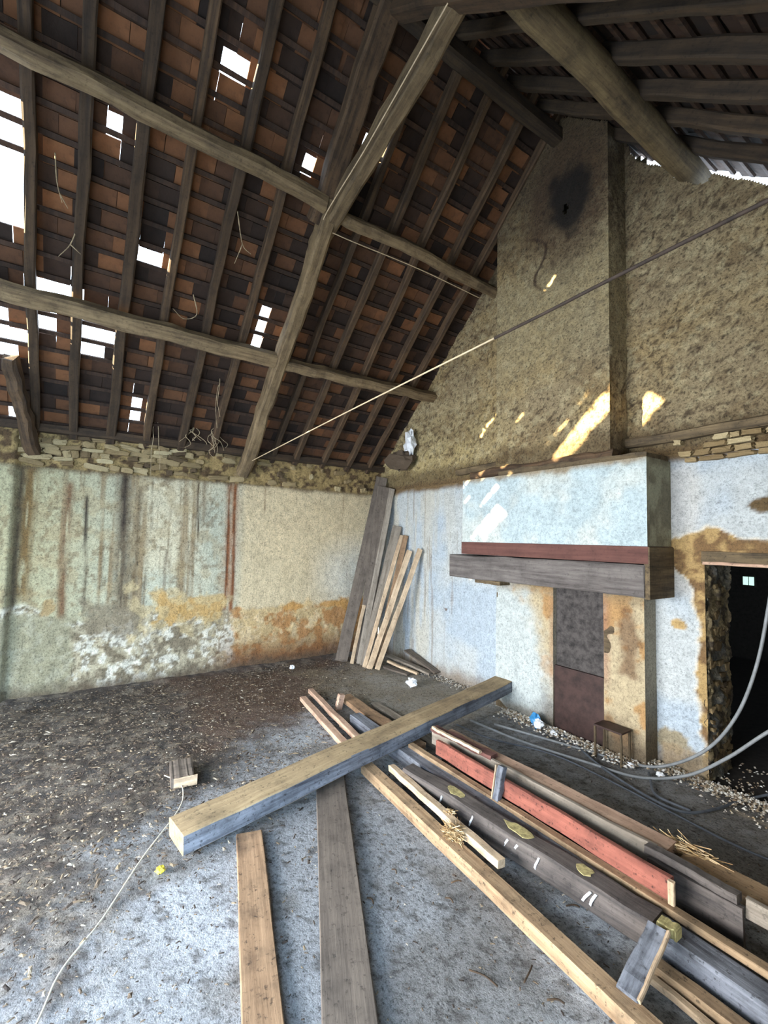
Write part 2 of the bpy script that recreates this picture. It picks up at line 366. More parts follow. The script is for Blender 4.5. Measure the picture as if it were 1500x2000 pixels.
    C = mix(C, lin((118, 76, 42)), sst(.50 + .15 * fbm(y * 4, z * 4, 43), .08, z) * sst(-2.9, -2.3, y) * 0.92)
    C = mix(C, lin((84, 70, 54)), sst(.22, .02, z + (fbm(y * 6, z * 6, 44) - .5) * .2) * 0.8)
    # grime at the top edge; masonry backing above
    C = mix(C, lin((110, 92, 66)), sst(2.56, 2.66, z + (fbm(y * 5, z * 5, 45) - .5) * .12) * 0.85)
    up_ = sst(2.62, 2.66, z)
    E_ = mix(np.broadcast_to(lin((158, 134, 88)), P.shape), lin((90, 70, 46)), sst(.48, .62, fbm(y * 14, z * 16, 46)))
    return mix(C, E_, up_)
def disp_left(P, u, v):
    y, z = P[..., 1], P[..., 2]; rub = sst(2.62, 2.66, z)
    d = (fbm(y * 1.3, z * 1.3, 51) - .5) * 0.03 + (fbm(y * 9, z * 9, 52) - .5) * 0.008
    low = sst(1.0, .8, z); d = d + low * ((fbm(y * 8, z * 8, 53, 5) - .5) * 0.03 - 0.008)
    d = d - rub * 0.015 + rub * ((fbm(y * 6, z * 9, 54) - .5) * 0.06 + (fbm(y * 22, z * 26, 55, 3) - .5) * .03)
    d = d + sst(-4.88, -4.95, y) * 0.09
    return d
def render_col(x, z, shape, seed=0):
    C = np.broadcast_to(lin((188, 164, 116)), shape).copy()
    C = mix(C, lin((170, 154, 122)), sst(.35, .65, fbm(x * 1.1, z * 1.1, 61 + seed)) * .8)
    C = mix(C, lin((200, 182, 130)), sst(4.2, 3.0, z) * sst(3.1, 2.0, x) * .7)
    C = mix(C, lin((128, 106, 74)), sst(.50, .68, fbm(x * 4 - z * 3, z * 7 + x * 2, 62 + seed, 5)) * .5)
    C = mix(C, lin((66, 48, 32)), sst(.60, .68, fbm(x * 19 - z * 11, z * 26 + x * 11, 64 + seed, 4)) * .6 * sst(.35, .6, fbm(x * 2, z * 2, 69)))
    C = mix(C, lin((60, 44, 30)), sst(.62, .68, fbm(x * 34 - z * 8, z * 34 + x * 8, 67 + seed, 3)) * .7)
    C = mix(C, lin((216, 202, 160)), sst(.58, .66, fbm(x * 18, z * 18, 63 + seed, 3)) * .45)
    C = mix(C, lin((84, 70, 52)), sst(4.5, 5.9, z + (fbm(x * 2, z * 2, 68) - .5) * .5) * .85)  # render gets darker towards the ridge
    C = mix(C, lin((92, 74, 46)), sst(3.02, 2.86, z + (fbm(x * 4, z * 4, 66) - .5) * .12) * .7)
    return C
DX0, DX1, DZ = 4.87, 6.0, 1.74
def col_back(P, u, v):
    x, z = P[..., 0], P[..., 2]
    C = np.broadcast_to(lin((184, 190, 190)), P.shape).copy()
    C = mix(C, lin((164, 180, 194)), sst(.35, .6, fbm(x * 1.4, z * 1.4, 71)) * .7)
    C = mix(C, lin((196, 190, 170)), sst(2.3, .8, x) * sst(.45, .6, fbm(x * 6, z * .6, 72)) * .7)
    C = mix(C, lin((196, 190, 178)), box_mask(x, z, 4.5, 4.85, 1.5, 2.6, .08, 73, .05) * .55)
    C = mix(C, lin((128, 112, 92)), sst(.66, .74, fbm(x * 22, z * 1.2, 74, 3)) * sst(2.4, 1.6, x) * .5)
    C = mix(C, lin((128, 110, 88)), sst(.22, .04, z + (fbm(x * 5, z * 5, 75) - .5) * .15) * .75)
    # peeled ring round the doorway
    dx = np.maximum(DX0 - x, 0); dz = np.maximum(z - DZ, 0); dd = np.sqrt(dx ** 2 + dz ** 2)
    wd = .05 + .15 * sst(1.3, 1.75, z) + (fbm(x * 6, z * 6, 76) - .5) * .16 + .10 * sst(5.15, 4.95, x) * sst(1.6, 1.8, z)
    ring = sst(wd + .012, wd - .012, dd)
    C = mix(C, mix(np.broadcast_to(lin((170, 142, 94)), P.shape), lin((118, 92, 60)), sst(.42, .6, fbm(x * 12, z * 12, 77))), ring)
    C = mix(C, lin((232, 226, 208)), sst(.02, .0, np.abs(dd - wd)) * .5)
    for (cx, cz, r_, c) in [(5.27, 2.22, .055, (96, 78, 50)), (4.66, 1.22, .04, (178, 150, 100)), (1.70, .93, .02, (110, 96, 84)), (4.60, .22, .09, (150, 140, 116))]:
        C = mix(C, lin(c), sst(r_ * 1.25, r_ * .9, np.sqrt((x - cx) ** 2 * .5 + (z - cz) ** 2) + (fbm(x * 20, z * 20, 78) - .5) * r_ * .8))
    C = mix(C, lin((150, 132, 104)), box_mask(x, z, 4.5, 4.9, -.1, .2, .015, 79, .07) * .8)
    C = mix(C, lin((120, 98, 66)), sst(2.58, 2.68, z + (fbm(x * 5, z * 5, 80) - .5) * .1))
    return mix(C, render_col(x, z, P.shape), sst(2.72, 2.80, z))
def disp_back(P, u, v):
    x, z = P[..., 0], P[..., 2]
    a = sst(2.7, 2.85, z)
    d = (fbm(x * 1.2, z * 1.2, 81) - .5) * 0.03 + (fbm(x * 8, z * 8, 82) - .5) * 0.006
    d = d + a * ((fbm(x * 4, z * 5, 83) - .5) * .04 + (fbm(x * 16, z * 18, 84, 4) - .5) * .026)
    return d - .03 * sst(2.62, 2.70, z) * sst(2.86, 2.80, z)
def col_floor(P, u, v):
    x, y = P[..., 0], P[..., 1]
    C = np.broadcast_to(lin((146, 148, 150)), P.shape).copy()
    C = mix(C, lin((168, 172, 176)), sst(.4, .62, fbm(x * 1.3, y * 1.3, 91)))
    C = mix(C, lin((112, 108, 102)), sst(.46, .64, fbm(x * 3.2, y * 3.2, 92, 6)) * .6)
    C = mix(C, lin((76, 72, 68)), sst(.62, .69, fbm(x * 24, y * 24, 99, 3)) * .7)
    C = mix(C, lin((112, 106, 98)), sst(-1.4, -.3, y) * sst(3.4, 5.2, x) * .6)
    f = x + .9 * (y + 3.3) + (fbm(x * 1.6, y * 1.6, 93) - .5) * 1.3 + (fbm(x * 9, y * 9, 94) - .5) * .7
    m_ = sst(3.35, 2.35, f)
    D = mix(np.broadcast_to(lin((70, 60, 50)), P.shape), lin((118, 108, 94)), sst(.45, .65, fbm(x * 10, y * 10, 95)))
    D = mix(D, lin((38, 31, 26)), sst(.52, .64, fbm(x * 17, y * 17, 96)) * .8)
    D = mix(D, lin((96, 66, 42)), box_mask(x, y, .2, 2.2, -3.2, -.8, .3, 97, .4) * .7)
    C = mix(C, D, m_ * .93)
    C = mix(C, lin((146, 134, 112)), box_mask(x, y, .5, 3.0, -1.7, -.1, .25, 98, .3) * .65)
    return C
def disp_floor(P, u, v):
    x, y = P[..., 0], P[..., 1]
    f = x + .9 * (y + 3.3); m_ = sst(3.3, 2.0, f)
    d = (fbm(x * 1.1, y * 1.1, 101) - .5) * .008 + m_ * ((fbm(x * 6, y * 6, 102, 5) - .5) * .03)
    d = d + .05 * sst(.35, 0, x) * (.4 + fbm(y * 3, x * 3, 103)) - 0.006
    return np.minimum(d, 0.05)

# ------------------------------------------------------------------ shell
zero = lambda P, u, v: u * 0
floor = grid('floor', (-.02, -5.6, 0), (1, 0, 0), (0, 1, 0), 7.45, 5.63, .02, col_floor, disp_floor, M['concrete']); tag(floor, kind='structure')
fl2 = grid('floor', (-.02, YB, -.004), (1, 0, 0), (0, 1, 0), 7.45, YB * -1 - 5.6, .1, col_floor, None, M['concrete']); tag(fl2, kind='structure')
wl = grid('wall_left', (0, -5.6, -.02), (0, 1, 0), (0, 0, 1), 5.6, 3.10, .018, col_left, disp_left, M['plaster']); tag(wl, kind='structure')
wl2 = grid('wall_left', (0, YB, -.02), (0, 1, 0), (0, 0, 1), -YB - 5.6, 3.10, .1, col_left, None, M['plaster']); tag(wl2, kind='structure')
def keep_back(c):
    x, z = c[..., 0], c[..., 2]
    door = (x > DX0) & (x < DX1) & (z < DZ + (fbm(x * 7, x * 0, 85) - .5) * .02)
    left = z < EAVE + SL * x - .06
    right = z < RIDGE - SL * (x - RX) - .40 + .12 * sst(4.75, 4.6, x) + .11 * sst(4.92, 5.0, x) + .25 * sst(4.4, 4.2, x) + (fbm(x * 5, x * 0 + 3, 86) - .5) * .08
    return (~door) & left & right
wb = grid('wall_back', (-.02, 0, -.02), (1, 0, 0), (0, 0, 1), 7.45, 6.5, .018, col_back, disp_back, M['render'], keep=keep_back); tag(wb, kind='structure')
wb.data.materials.append(M['whitewash'])
for p in wb.data.polygons:
    if p.center.z < 2.70: p.material_index = 1
wall_th = .46
def gcol(c, s=0): return lambda P, u, v: mix(np.broadcast_to(lin(c), P.shape).copy(), lin(c) * .5, sst(.45, .62, fbm(u * 9, v * 9, 111 + s)))
# thickness of the gable at its open top edge and outside
ob = grid('wall_back', (-.5, wall_th, -.02), (1, 0, 0), (0, 0, 1), 8.4, 6.3, .06, gcol((150, 140, 110)), None, M['render'], keep=keep_back); tag(ob, kind='structure')
for nm, O_, U_, V_, lu, lv in [('wall_right', (RW, 0, -.02), (0, -1, 0), (0, 0, 1), 4.7, 3.16), ('wall_right', (RW, -7.1, -.02), (0, -1, 0), (0, 0, 1), .9, 3.16),
                               ('wall_right', (RW, -4.7, 2.62), (0, -1, 0), (0, 0, 1), 2.4, .52),
                               ('wall_front', (1.7, YB, -.02), (-1, 0, 0), (0, 0, 1), 1.75, 3.16), ('wall_front', (RW, YB, -.02), (-1, 0, 0), (0, 0, 1), 1.3, 3.16)]:
    o = grid(nm, O_, U_, V_, lu, lv, .1, gcol((200, 192, 170)), None, M['plaster']); tag(o, kind='structure')
o = grid('wall_front', (RW, YB, 2.9), (-1, 0, 0), (0, 0, 1), RW, 3.6, .05, gcol((160, 146, 110)), None, M['render'],
         keep=lambda c: (c[..., 2] < EAVE + SL * c[..., 0] - .02) & (c[..., 2] < RIDGE - SL * (c[..., 0] - RX) - .02)); tag(o, kind='structure')

sun_block_wall = grid('wall_front', (-4, -12.0, -.1), (1, 0, 0), (0, 0, 1), 12.5, 4.5, .1, gcol((190, 184, 168)), None, M['plaster']); tag(sun_block_wall, kind='structure')  # unseen wall added outside to keep the sun out of the rear opening
# doorway: reveal, lintel slab, dark room beyond
jcol = lambda P, u, v: mix(mix(np.broadcast_to(lin((184, 164, 124)), P.shape).copy(), lin((104, 92, 76)), sst(.40, .60, fbm(P[..., 1] * 14, P[..., 2] * 14, 121))), lin((120, 122, 118)), sst(.5, .62, fbm(P[..., 1] * 6, P[..., 2] * 5, 122)) * .7)
jd = lambda P, u, v: (fbm(P[..., 1] * 12, P[..., 2] * 12, 123, 4) - .5) * .09 * sst(0, .06, v * 0 + .1)
o = grid('door_1', (DX0, wall_th + .02, -.02), (0, -1, 0), (0, 0, 1), wall_th + .02, DZ + .02, .012, jcol, jd, M['render']); tag(o, kind='structure')
# U x V = (0,-1,0)x(0,0,1) = (-1,0,0): displaced away from the opening's side, edge stays ragged
o = grid('door_1', (DX1, 0, -.02), (0, 1, 0), (0, 0, 1), wall_th, DZ + .02, .05, jcol, None, M['render']); tag(o, kind='structure')
timber('door_lintel', (DX0 - .02, .20, DZ + .06), (DX1 + .1, .20, DZ + .06), .42, .10, M['oldbeam'], parent=wb)
timber('door_lintel', (DX0 - .01, -.004, DZ + .012), (DX1 + .1, -.004, DZ + .012), .03, .024, M['pink'], parent=wb, wob=.003)
bx = []
def slab(name, x0, x1, y0, y1, z0, z1, mat, kind='structure', parent=None):
    V = [(x0, y0, z0), (x1, y0, z0), (x1, y1, z0), (x0, y1, z0), (x0, y0, z1), (x1, y0, z1), (x1, y1, z1), (x0, y1, z1)]
    o = link(name, mesh(name, V, [(0, 3, 2, 1), (4, 5, 6, 7), (0, 1, 5, 4), (1, 2, 6, 5), (2, 3, 7, 6), (3, 0, 4, 7)]), mat, parent)
    if kind: o['kind'] = kind
    return o
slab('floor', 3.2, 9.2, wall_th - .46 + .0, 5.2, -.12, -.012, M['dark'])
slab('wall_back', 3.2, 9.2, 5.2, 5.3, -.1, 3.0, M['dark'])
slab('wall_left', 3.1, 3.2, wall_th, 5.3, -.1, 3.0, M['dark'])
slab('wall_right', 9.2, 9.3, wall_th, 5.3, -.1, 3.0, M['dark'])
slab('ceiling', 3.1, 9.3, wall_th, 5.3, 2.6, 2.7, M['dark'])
wn = slab('window_1', 3.47, 3.66, 5.17, 5.21, 1.22, 1.40, M['dark'])
slab('pane', 3.49, 3.56, 5.155, 5.17, 1.24, 1.38, M['pane'], None, wn); slab('pane', 3.575, 3.64, 5.155, 5.17, 1.24, 1.38, M['pane'], None, wn)

# stones of the masonry band above the plaster of the left wall
smesh = [stone_mesh(k, 3) for k in range(8)]
for k in smesh: k.materials.append(M['stone'])
smesh2 = [stone_mesh(20 + k, 3) for k in range(6)]
for k in smesh2: k.materials.append(M['stonedark'])
rs = random.Random(5)
z = 2.66; c_ = 0
for row in range(6):
    h = [.07, .055, .075, .05, .065, .05][row]; y = -4.92 + rs.uniform(-.1, .05)
    while y < -.25:
        w = rs.uniform(.07, .30) * (1.0 if y < -2.4 else .8)
        if rs.random() > (.16 if y < -3.2 else (.45 if y < -2.5 else .84)):
            k = rs.randrange(8)
            link('stone', smesh[k] if rs.random() > .35 else smesh2[k % 6], None, wl, scale_m((-.012 + rs.uniform(-.014, .018), y + w / 2, z + h / 2 + rs.uniform(-.012, .012)), (.075, w * .95, h * rs.uniform(.75, 1.25)), (rs.uniform(-.22, .22), rs.uniform(-.1, .1), rs.uniform(-.15, .15))))
        y += w
    z += h + .003
# stones under the wall beam on the gable
z = 2.60
for row in range(4):
    h = [.045, .055, .05, .05][row]; x = 4.70 + rs.uniform(-.08, .1)
    while x < 5.9:
        w = rs.uniform(.06, .22)
        if not (4.78 < x + w / 2 < 4.87 and row > 1) and rs.random() > .12:
            link('stone', smesh[rs.randrange(8)] if row else smesh2[rs.randrange(6)], None, wb, scale_m((x + w / 2, -.012 + rs.uniform(-.008, .01), z + h / 2), (w * .93, .08, h * .88), (0, rs.uniform(-.06, .06), 0)))
        x += w
    z += h + .003
# rubble blocks showing through the render of the right gable and in the doorway side
for k in range(46):
    y, zz = rs.uniform(.05, .42), rs.uniform(.05, 1.6)
    link('stone', smesh2[rs.randrange(6)], None, wb, scale_m((DX0 - .005, y, zz), (.05, rs.uniform(.05, .12), rs.uniform(.03, .07)), (rs.uniform(-.3, .3), 0, 0)))

# ------------------------------------------------------------------ roof: two slopes of clay tiles on battens and rafters
GA, TP, TL, TT = .19, .212, .405, .016
HOLES = [  # (y, s, half y, half s, kind) places where tiles have slipped or fallen, plus unseen gaps added for the sun; kind 0 = one or two tiles gone, 1 = wide gap, 2 = narrow slit
    (-5.0, 2.87, .10, .0, 1), (-5.0, 2.68, .10, .0, 1), (-5.02, 2.28, .14, .10, 1), (-5.22, 2.50, .09, .36, 1), (-4.22, 3.12, .03, .03, 0), (-3.42, 3.88, .02, .0, 0), (-2.63, 3.48, .02, .0, 0),
    (-2.13, 3.84, .0, .02, 0), (-2.64, 4.25, .0, .0, 2), (-2.20, 3.64, .0, .0, 2), (-2.06, 3.08, .0, .0, 2), (-1.46, 3.05, .0, .0, 2), (-3.86, 2.08, .01, .0, 0), (-4.86, 1.66, .0, .0, 2),
    (-4.63, 1.64, .04, .02, 1), (-4.70, 1.26, .05, .06, 1), (-5.2, .95, .08, .2, 1), (-4.24, 1.26, .13, .04, 1), (-4.32, 1.06, .05, .0, 1), (-2.69, 1.86, .0, .0, 0), (-2.69, 1.69, .0, .0, 0), (-3.85, .34, .0, .0, 0),
    (-2.55, 4.60, .0, .0, 2), (-1.17, 1.93, .0, .0, 2), (-4.9, .10, .03, .0, 0), (-4.94, .95, .02, .0, 0), (-1.69, 3.93, .0, .0, 2), (-4.94, 1.3, .0, .0, 2),
    (-3.62, 4.3, .0, .0, 2), (-1.95, 3.48, .0, .0, 2)]
def in_hole(y, s):
    for (a, b2, c, d, k) in HOLES:
        if k < 2 and abs(y - a) < c + TP * .5 and abs(s - b2) < d + TL * .5: return 1
    for (a, b2, c, d, k) in HOLES:
        if k == 2 and abs(y - a) < TP * .5 and abs(s - b2) < TL * .5: return 2 if y > a else 3
    return 0
tr = random.Random(11)
def tile_blank(seed):
    r = random.Random(seed); V = []; F = []; n = 3
    for k in range(n + 1):
        x = -TL/2 + TL * k / n
        for j, yy in enumerate((-TP/2 + .0015, 0, TP/2 - .0015)):
            V.append((x + r.uniform(-.003, .003), yy + r.uniform(-.0012, .0012), r.uniform(-.0015, .0015) + (.002 if j == 1 else 0)))
    m_ = len(V)
    for v in V[:]: V.append((v[0], v[1], v[2] + TT))
    for k in range(n):
        for j in range(2):
            a = k * 3 + j; F.append((a, a + 3, a + 4, a + 1)); F.append((m_ + a, m_ + a + 1, m_ + a + 4, m_ + a + 3))
    ring = [0, 1, 2, 5, 8, 11, 10, 9, 6, 3]
    for i in range(len(ring)):
        a, b2 = ring[i], ring[(i + 1) % len(ring)]; F.append((a, b2, b2 + m_, a + m_))
    return V, F
TB = [tile_blank(k) for k in range(5)]
TM = [mesh('roof_tile', *k) for k in TB]
for k in TM: k.materials.append(M['tile'])
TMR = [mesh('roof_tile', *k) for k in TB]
for k in TMR: k.materials.append(M['tile_shaded'])
def cam_area(p, size):
    d = Vector(p) - CAM; zc = d.dot(fw)
    if zc < .2: return 0
    x = 750 + FPX * d.dot(rt) / zc; y = 1000 - FPX * d.dot(up) / zc
    return size / d.length_squared if (-60 < x < 1560 and -60 < y < 2060) else 0
def build_slope(root, P, side, y0, y1, rafters, s_max):
    rows = int(s_max / GA) + 1; cells = []
    X = (P(1, 0, 0) - P(0, 0, 0)).normalized(); Nn = (P(0, 0, 0) - P(0, 0, 1)).normalized(); Y = Nn.cross(X)
    tilt = math.atan(TT * 2.05 / TL)
    for r_ in range(-1, rows):
        nc = int((y1 - y0) / TP) + 1
        for c in range(nc):
            y = y0 + (c + (.5 if r_ % 2 else 0)) * TP; s = r_ * GA + TL / 2 - .04
            if s + TL / 2 > s_max + .10: continue
            hk = in_hole(y, s) if side == 'L' else 0
            if hk == 1: continue                      # a hole goes through every course that lies over it
            cells.append((y, s, hk))
    out = []
    for (y, s, hk) in cells:
        c = P(s, y, 0); yj = tr.uniform(-.002, .002); a = tilt + tr.uniform(-.004, .006); rz = tr.uniform(-.008, .008)
        X2 = (X * math.cos(a) + Nn * math.sin(a) * 1.0).normalized()
        X2 = (X * math.cos(a) - Nn * math.sin(a)).normalized()      # lower end kicked up over the next course
        Z2 = X2.cross(Y).normalized();
        if Z2.dot(Nn) < 0: Z2 = -Z2
        Y2 = Z2.cross(X2); X3 = (X2 * math.cos(rz) + Y2 * math.sin(rz)).normalized(); Y3 = Z2.cross(X3)
        o_ = c + Nn * (TT * 1.05)
        mw = Matrix(((X3.x, Y3.x, Z2.x, o_.x), (X3.y, Y3.y, Z2.y, o_.y + yj), (X3.z, Y3.z, Z2.z, o_.z), (0, 0, 0, 1)))
        if hk: mw = mw @ Matrix.Translation((0, (.022 if hk == 2 else -.022) * (1 if Y2.y > 0 else -1), 0)) @ Matrix.Diagonal((1, .80, 1, 1))
        out.append((cam_area(c, 1), mw, tr.randrange(5)))
    out.sort(key=lambda k: -k[0])
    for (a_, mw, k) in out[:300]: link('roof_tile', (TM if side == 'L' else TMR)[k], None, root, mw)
    V = []; F = []
    for (a_, mw, k) in out[300:]:
        i = len(V); V += [tuple(mw @ Vector(v)) for v in TB[k][0]]; F += [tuple(j + i for j in f) for f in TB[k][1]]
    o = link('tile_field', mesh('tile_field', V, F), M['tile' if side == 'L' else 'tile_shaded'], root); o['kind'] = 'stuff'
    for r_ in range(rows):
        s = r_ * GA + .02
        if s > s_max: break
        segs = [(y0, y1)] if not (side == 'L' and 2.08 < s < 3.1) else [(y0, -5.42), (-4.82 if s < 2.5 else -5.05, y1)]
        for (a_, b_) in segs:
            timber('batten', P(s, a_, .012 + .002), P(s, b_, .012 + .002), .042, .022, M['batten'], root, upv=Nn, wob=.003, nseg=14, bev=.002)
    for k, (y, w) in enumerate(rafters):
        j = tr.uniform(-.02, .02)
        timber('rafter', P(-.1, y + j, .028 + .05), P(s_max - .02, y - j * .6, .028 + .05), w, .10, M['rafter' if side == 'L' else 'rafter_shaded'], root, upv=Nn, wob=.010, nseg=16, bev=.012)
SLEN = RX / CT
cl_ = empty('ceiling', (0, YB, EAVE)); tag(cl_, kind='structure')
cr_ = empty('ceiling', (RW, YB, EAVE)); tag(cr_, kind='structure')
RAF_L = [(-.30, .075), (-.72, .08), (-1.17, .075), (-1.60, .085), (-1.98, .07), (-2.85, .085), (-3.25, .09), (-3.66, .08), (-4.03, .10), (-4.42, .09), (-4.79, .085), (-5.5, .09), (-5.8, .08), (-6.05, .08), (-6.5, .08), (-6.95, .08), (-7.4, .08), (-7.8, .08)]
RAF_R = [(-.58 - .0, .08), (-1.0, .09), (-1.40, .09), (-1.80, .08), (-2.24, .10), (-2.7, .08), (-3.15, .09), (-3.6, .08), (-4.05, .08), (-4.5, .09), (-4.95, .08), (-5.4, .08), (-5.85, .08), (-6.3, .08), (-6.8, .08), (-7.3, .08), (-7.75, .08), (-.14, .08)]
build_slope(cl_, roofL, 'L', YB - .1, wall_th + .05, RAF_L, SLEN)
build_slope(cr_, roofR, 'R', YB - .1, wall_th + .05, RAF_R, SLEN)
# ridge tiles: one capping strip of half-round tiles
V = []; F = []; x = YB - .1
while x < wall_th:
    i = len(V)
    for e in (0, 1):
        for k in range(9):
            a = math.pi * k / 8; V.append((RX + math.cos(a) * .17, x + e * .36, RIDGE - .10 + math.sin(a) * .15 + .02 * e))
    for k in range(8): F.append((i + k, i + k + 1, i + k + 10, i + k + 9))
    x += .34
o = link('ridge_tiles', mesh('ridge_tiles', V, F), M['tile'], cl_); o['kind'] = 'stuff'
# wall plates closing the eaves
timber('wall_plate', (.0, YB, 3.085), (.0, .0, 3.085), .20, .09, M['rafter'], cl_, wob=.008, nseg=20)
timber('wall_plate', (RW, YB, 3.10), (RW, .0, 3.10), .22, .12, M['rafter'], cr_, wob=.008, nseg=20)
timber('eaves_board', (-.15, YB, 3.04), (-.15, .1, 3.04), .04, .30, M['rafter'], cl_, wob=.002)
timber('eaves_board', (RW + .12, YB, 3.08), (RW + .12, .1, 3.08), .04, .34, M['rafter'], cr_, wob=.002)
timber('verge_board', roofL(-.1, .40, .10), roofL(SLEN, .40, .10), .04, .22, M['rafter'], cl_, upv=(0, 0, 1), wob=.002)

# ------------------------------------------------------------------ roof carpentry
def beam(name, P0, P1, w, h, mat, label, upv=(0, 0, 1), wob=.012, nseg=18, bev=.02, cat='beam', group=None):
    return timber(name, P0, P1, w, h, mat, None, upv, wob, nseg, bev, label, cat, group)
NL = (roofL(0, 0, 0) - roofL(0, 0, 1))
beam('purlin', (2.655, -5.40, 5.22), (2.63, -2.47, 5.17), .15, .17, M['purlin'], 'upper purlin left of the leaning truss post, long brown beam crossing the rafters', upv=NL, bev=.045)
beam('purlin', (2.60, -2.33, 5.13), (2.58, .02, 5.12), .12, .13, M['purlin'], 'upper purlin right of the truss, reddish brown beam ending at the chimney stack', upv=NL, bev=.02)
beam('purlin', (1.35, -5.40, 4.03), (1.345, -2.47, 4.01), .16, .13, M['purlin'], 'lower purlin left of the truss, pale squared beam lit by the roof holes', upv=NL)
beam('purlin', (1.33, -2.33, 3.99), (1.36, .02, 4.03), .13, .13, M['purlin'], 'lower purlin right of the truss, grey beam running to the gable wall', upv=NL)
beam('purlin', (2.66, YB, 5.22), (2.66, -5.55, 5.22), .15, .17, M['purlin'], 'upper purlin of the near bay behind the second truss', upv=NL)
beam('purlin', (1.35, YB, 4.03), (1.35, -5.55, 4.03), .16, .13, M['purlin'], 'lower purlin of the near bay behind the second truss', upv=NL)
# truss: principal rafter, collar, far principal
t1 = empty('roof_truss', (0, -2.40, 2.75)); tag(t1, 'rough timber truss standing on the left wall with a beam climbing to the ceiling', 'truss')
timber('principal_rafter', (-.02, -2.40, 2.80), roofL(3.35, -2.40, .24) + Vector((0, 0, 0)), .16, .19, M['purlin'], t1, upv=NL, wob=.016, nseg=20, bev=.03)
timber('principal_rafter', roofL(3.1, -2.47, .22), roofL(4.9, -2.47, .20), .20, .16, M['rafter'], t1, upv=NL, wob=.012, nseg=12, bev=.02)
timber('collar_beam', (2.16, -2.36, 5.00), (4.55, -2.36, 5.60), .15, .20, M['purlin'], t1, wob=.012, nseg=14, bev=.03)
timber('principal_rafter', roofR(-.1, -2.40, .28), roofR(4.9, -2.40, .22), .16, .18, M['rafter'], t1, upv=(roofR(0, 0, 0) - roofR(0, 0, 1)), wob=.012, nseg=14, bev=.02)
t2 = empty('roof_truss', (0, -5.4, 2.8)); tag(t2, 'dark leaning truss foot at the left edge, rising from the top of the wall', 'truss')
timber('strut', (.02, -4.78, 2.80), (.75, -4.98, 3.62), .13, .15, M['rafter'], t2, wob=.014, bev=.03)
timber('principal_rafter', (0, -5.48, 2.95), roofL(4.8, -5.48, .24), .16, .18, M['rafter'], t2, upv=NL, wob=.012, nseg=14, bev=.02)
beam('ridge_beam', (RX, YB, 6.20), (RX, .02, 6.20), .13, .16, M['rafter_shaded'], 'dark ridge beam under the peak of the roof')
# round log purlin on the right slope
V = []
rl = random.Random(4); pts = [(4.80 + rl.uniform(-.012, .012), -7.9 + 8.2 * k / 24, 5.225 + .0 + rl.uniform(-.012, .012)) for k in range(25)]
M['log'] = wood('bark_stripped_log', (116, 100, 70), (64, 52, 36), axis=1, rnd=0.1)
lg = tube('log_purlin', pts, .125, M['log'], sides=14, r1=.10); tag(lg, 'thick round log high on the right, resting on the gable wall', 'log')
lg2 = tube('log_purlin', [(6.2 + rl.uniform(-.01, .01), -7.9 + 8 * k / 20, 3.93) for k in range(21)], .10, M['log'], sides=12); tag(lg2, 'lower round log near the right eaves', 'log')

# tie rod and wire
rod = tube('wire', spline([(-.05, -2.36, 2.93), (1.6, -2.36, 2.985), (3.0, -2.36, 3.03), (4.72, -2.36, 3.075)], 6), .006, M['wire'], sides=6)
tag(rod, 'thin pale wire rising across the room from the foot of the truss', 'wire')
rod2 = tube('tie_rod', spline([(4.72, -2.36, 3.075), (5.1, -2.36, 3.085), (5.50, -2.36, 3.10), (6.4, -2.36, 3.12), (7.42, -2.36, 3.13)], 6), .0085, M['rope'], sides=8)
tag(rod2, 'straight dark iron tie rod crossing in front of the chimney stack', 'rod')
wr = tube('wire', spline([(4.5, -2.46, 5.47), (3.4, -2.46, 5.20), (2.55, -2.46, 5.02), (2.52, -2.30, 4.98), (2.50, -1.2, 5.02), (2.49, -.15, 5.0)], 10), .005, M['wire'], sides=6)
tag(wr, 'thin pale electric wire stapled along collar beam and upper purlin', 'wire')

# ------------------------------------------------------------------ fireplace and chimney breast
fp = empty('fireplace', (3.5, -.2, 0)); tag(fp, 'plastered fireplace with dark timber mantel and tall rendered chimney stack', 'fireplace')
HX0, HX1, HP = 2.45, 4.62, .42
hood_c = lambda P, u, v: mix(mix(np.broadcast_to(lin((188, 196, 192)), P.shape).copy(), lin((172, 188, 192)), sst(.4, .6, fbm(P[..., 0] * 2 + P[..., 1] * 2, P[..., 2] * 2, 131))), lin((140, 128, 106)), sst(2.56, 2.64, P[..., 2] + (fbm(P[..., 0] * 6 + P[..., 1] * 5, P[..., 2] * 6, 132) - .5) * .12))
hood_s = lambda P, u, v: mix(np.broadcast_to(lin((150, 148, 124)), P.shape).copy(), lin((118, 112, 92)), sst(.4, .6, fbm(P[..., 1] * 5, P[..., 2] * 5, 133)))  # side plaster coloured darker than the front, its shade is in the colour
sm = lambda a, k: (lambda P, u, v: (fbm(P[..., 0] * 3 + P[..., 1] * 3, P[..., 2] * 3, k) - .5) * a)
slab('hood', HX0 + .002, HX1 - .002, -HP + .004, -.0, 1.885, 2.622, M['oldbeam'], None, fp)
grid('hood_front', (HX0, -HP, 1.88), (1, 0, 0), (0, 0, 1), HX1 - HX0, .75, .02, hood_c, None, M['smooth'], parent=fp)
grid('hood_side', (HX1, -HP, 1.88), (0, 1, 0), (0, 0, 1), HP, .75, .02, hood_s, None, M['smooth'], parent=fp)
slab('mantel_board', HX0 - .0, HX1 + .01, -HP - .012, .0, 1.735, 1.878, M['redlintel'], None, fp)['label'] = 'red-brown upper mantel board'
timber('mantel_beam', (2.25, -.225, 1.585), (4.60, -.225, 1.59), .44, .27, M['lintel'], fp, wob=.005, nseg=16, bev=.012)
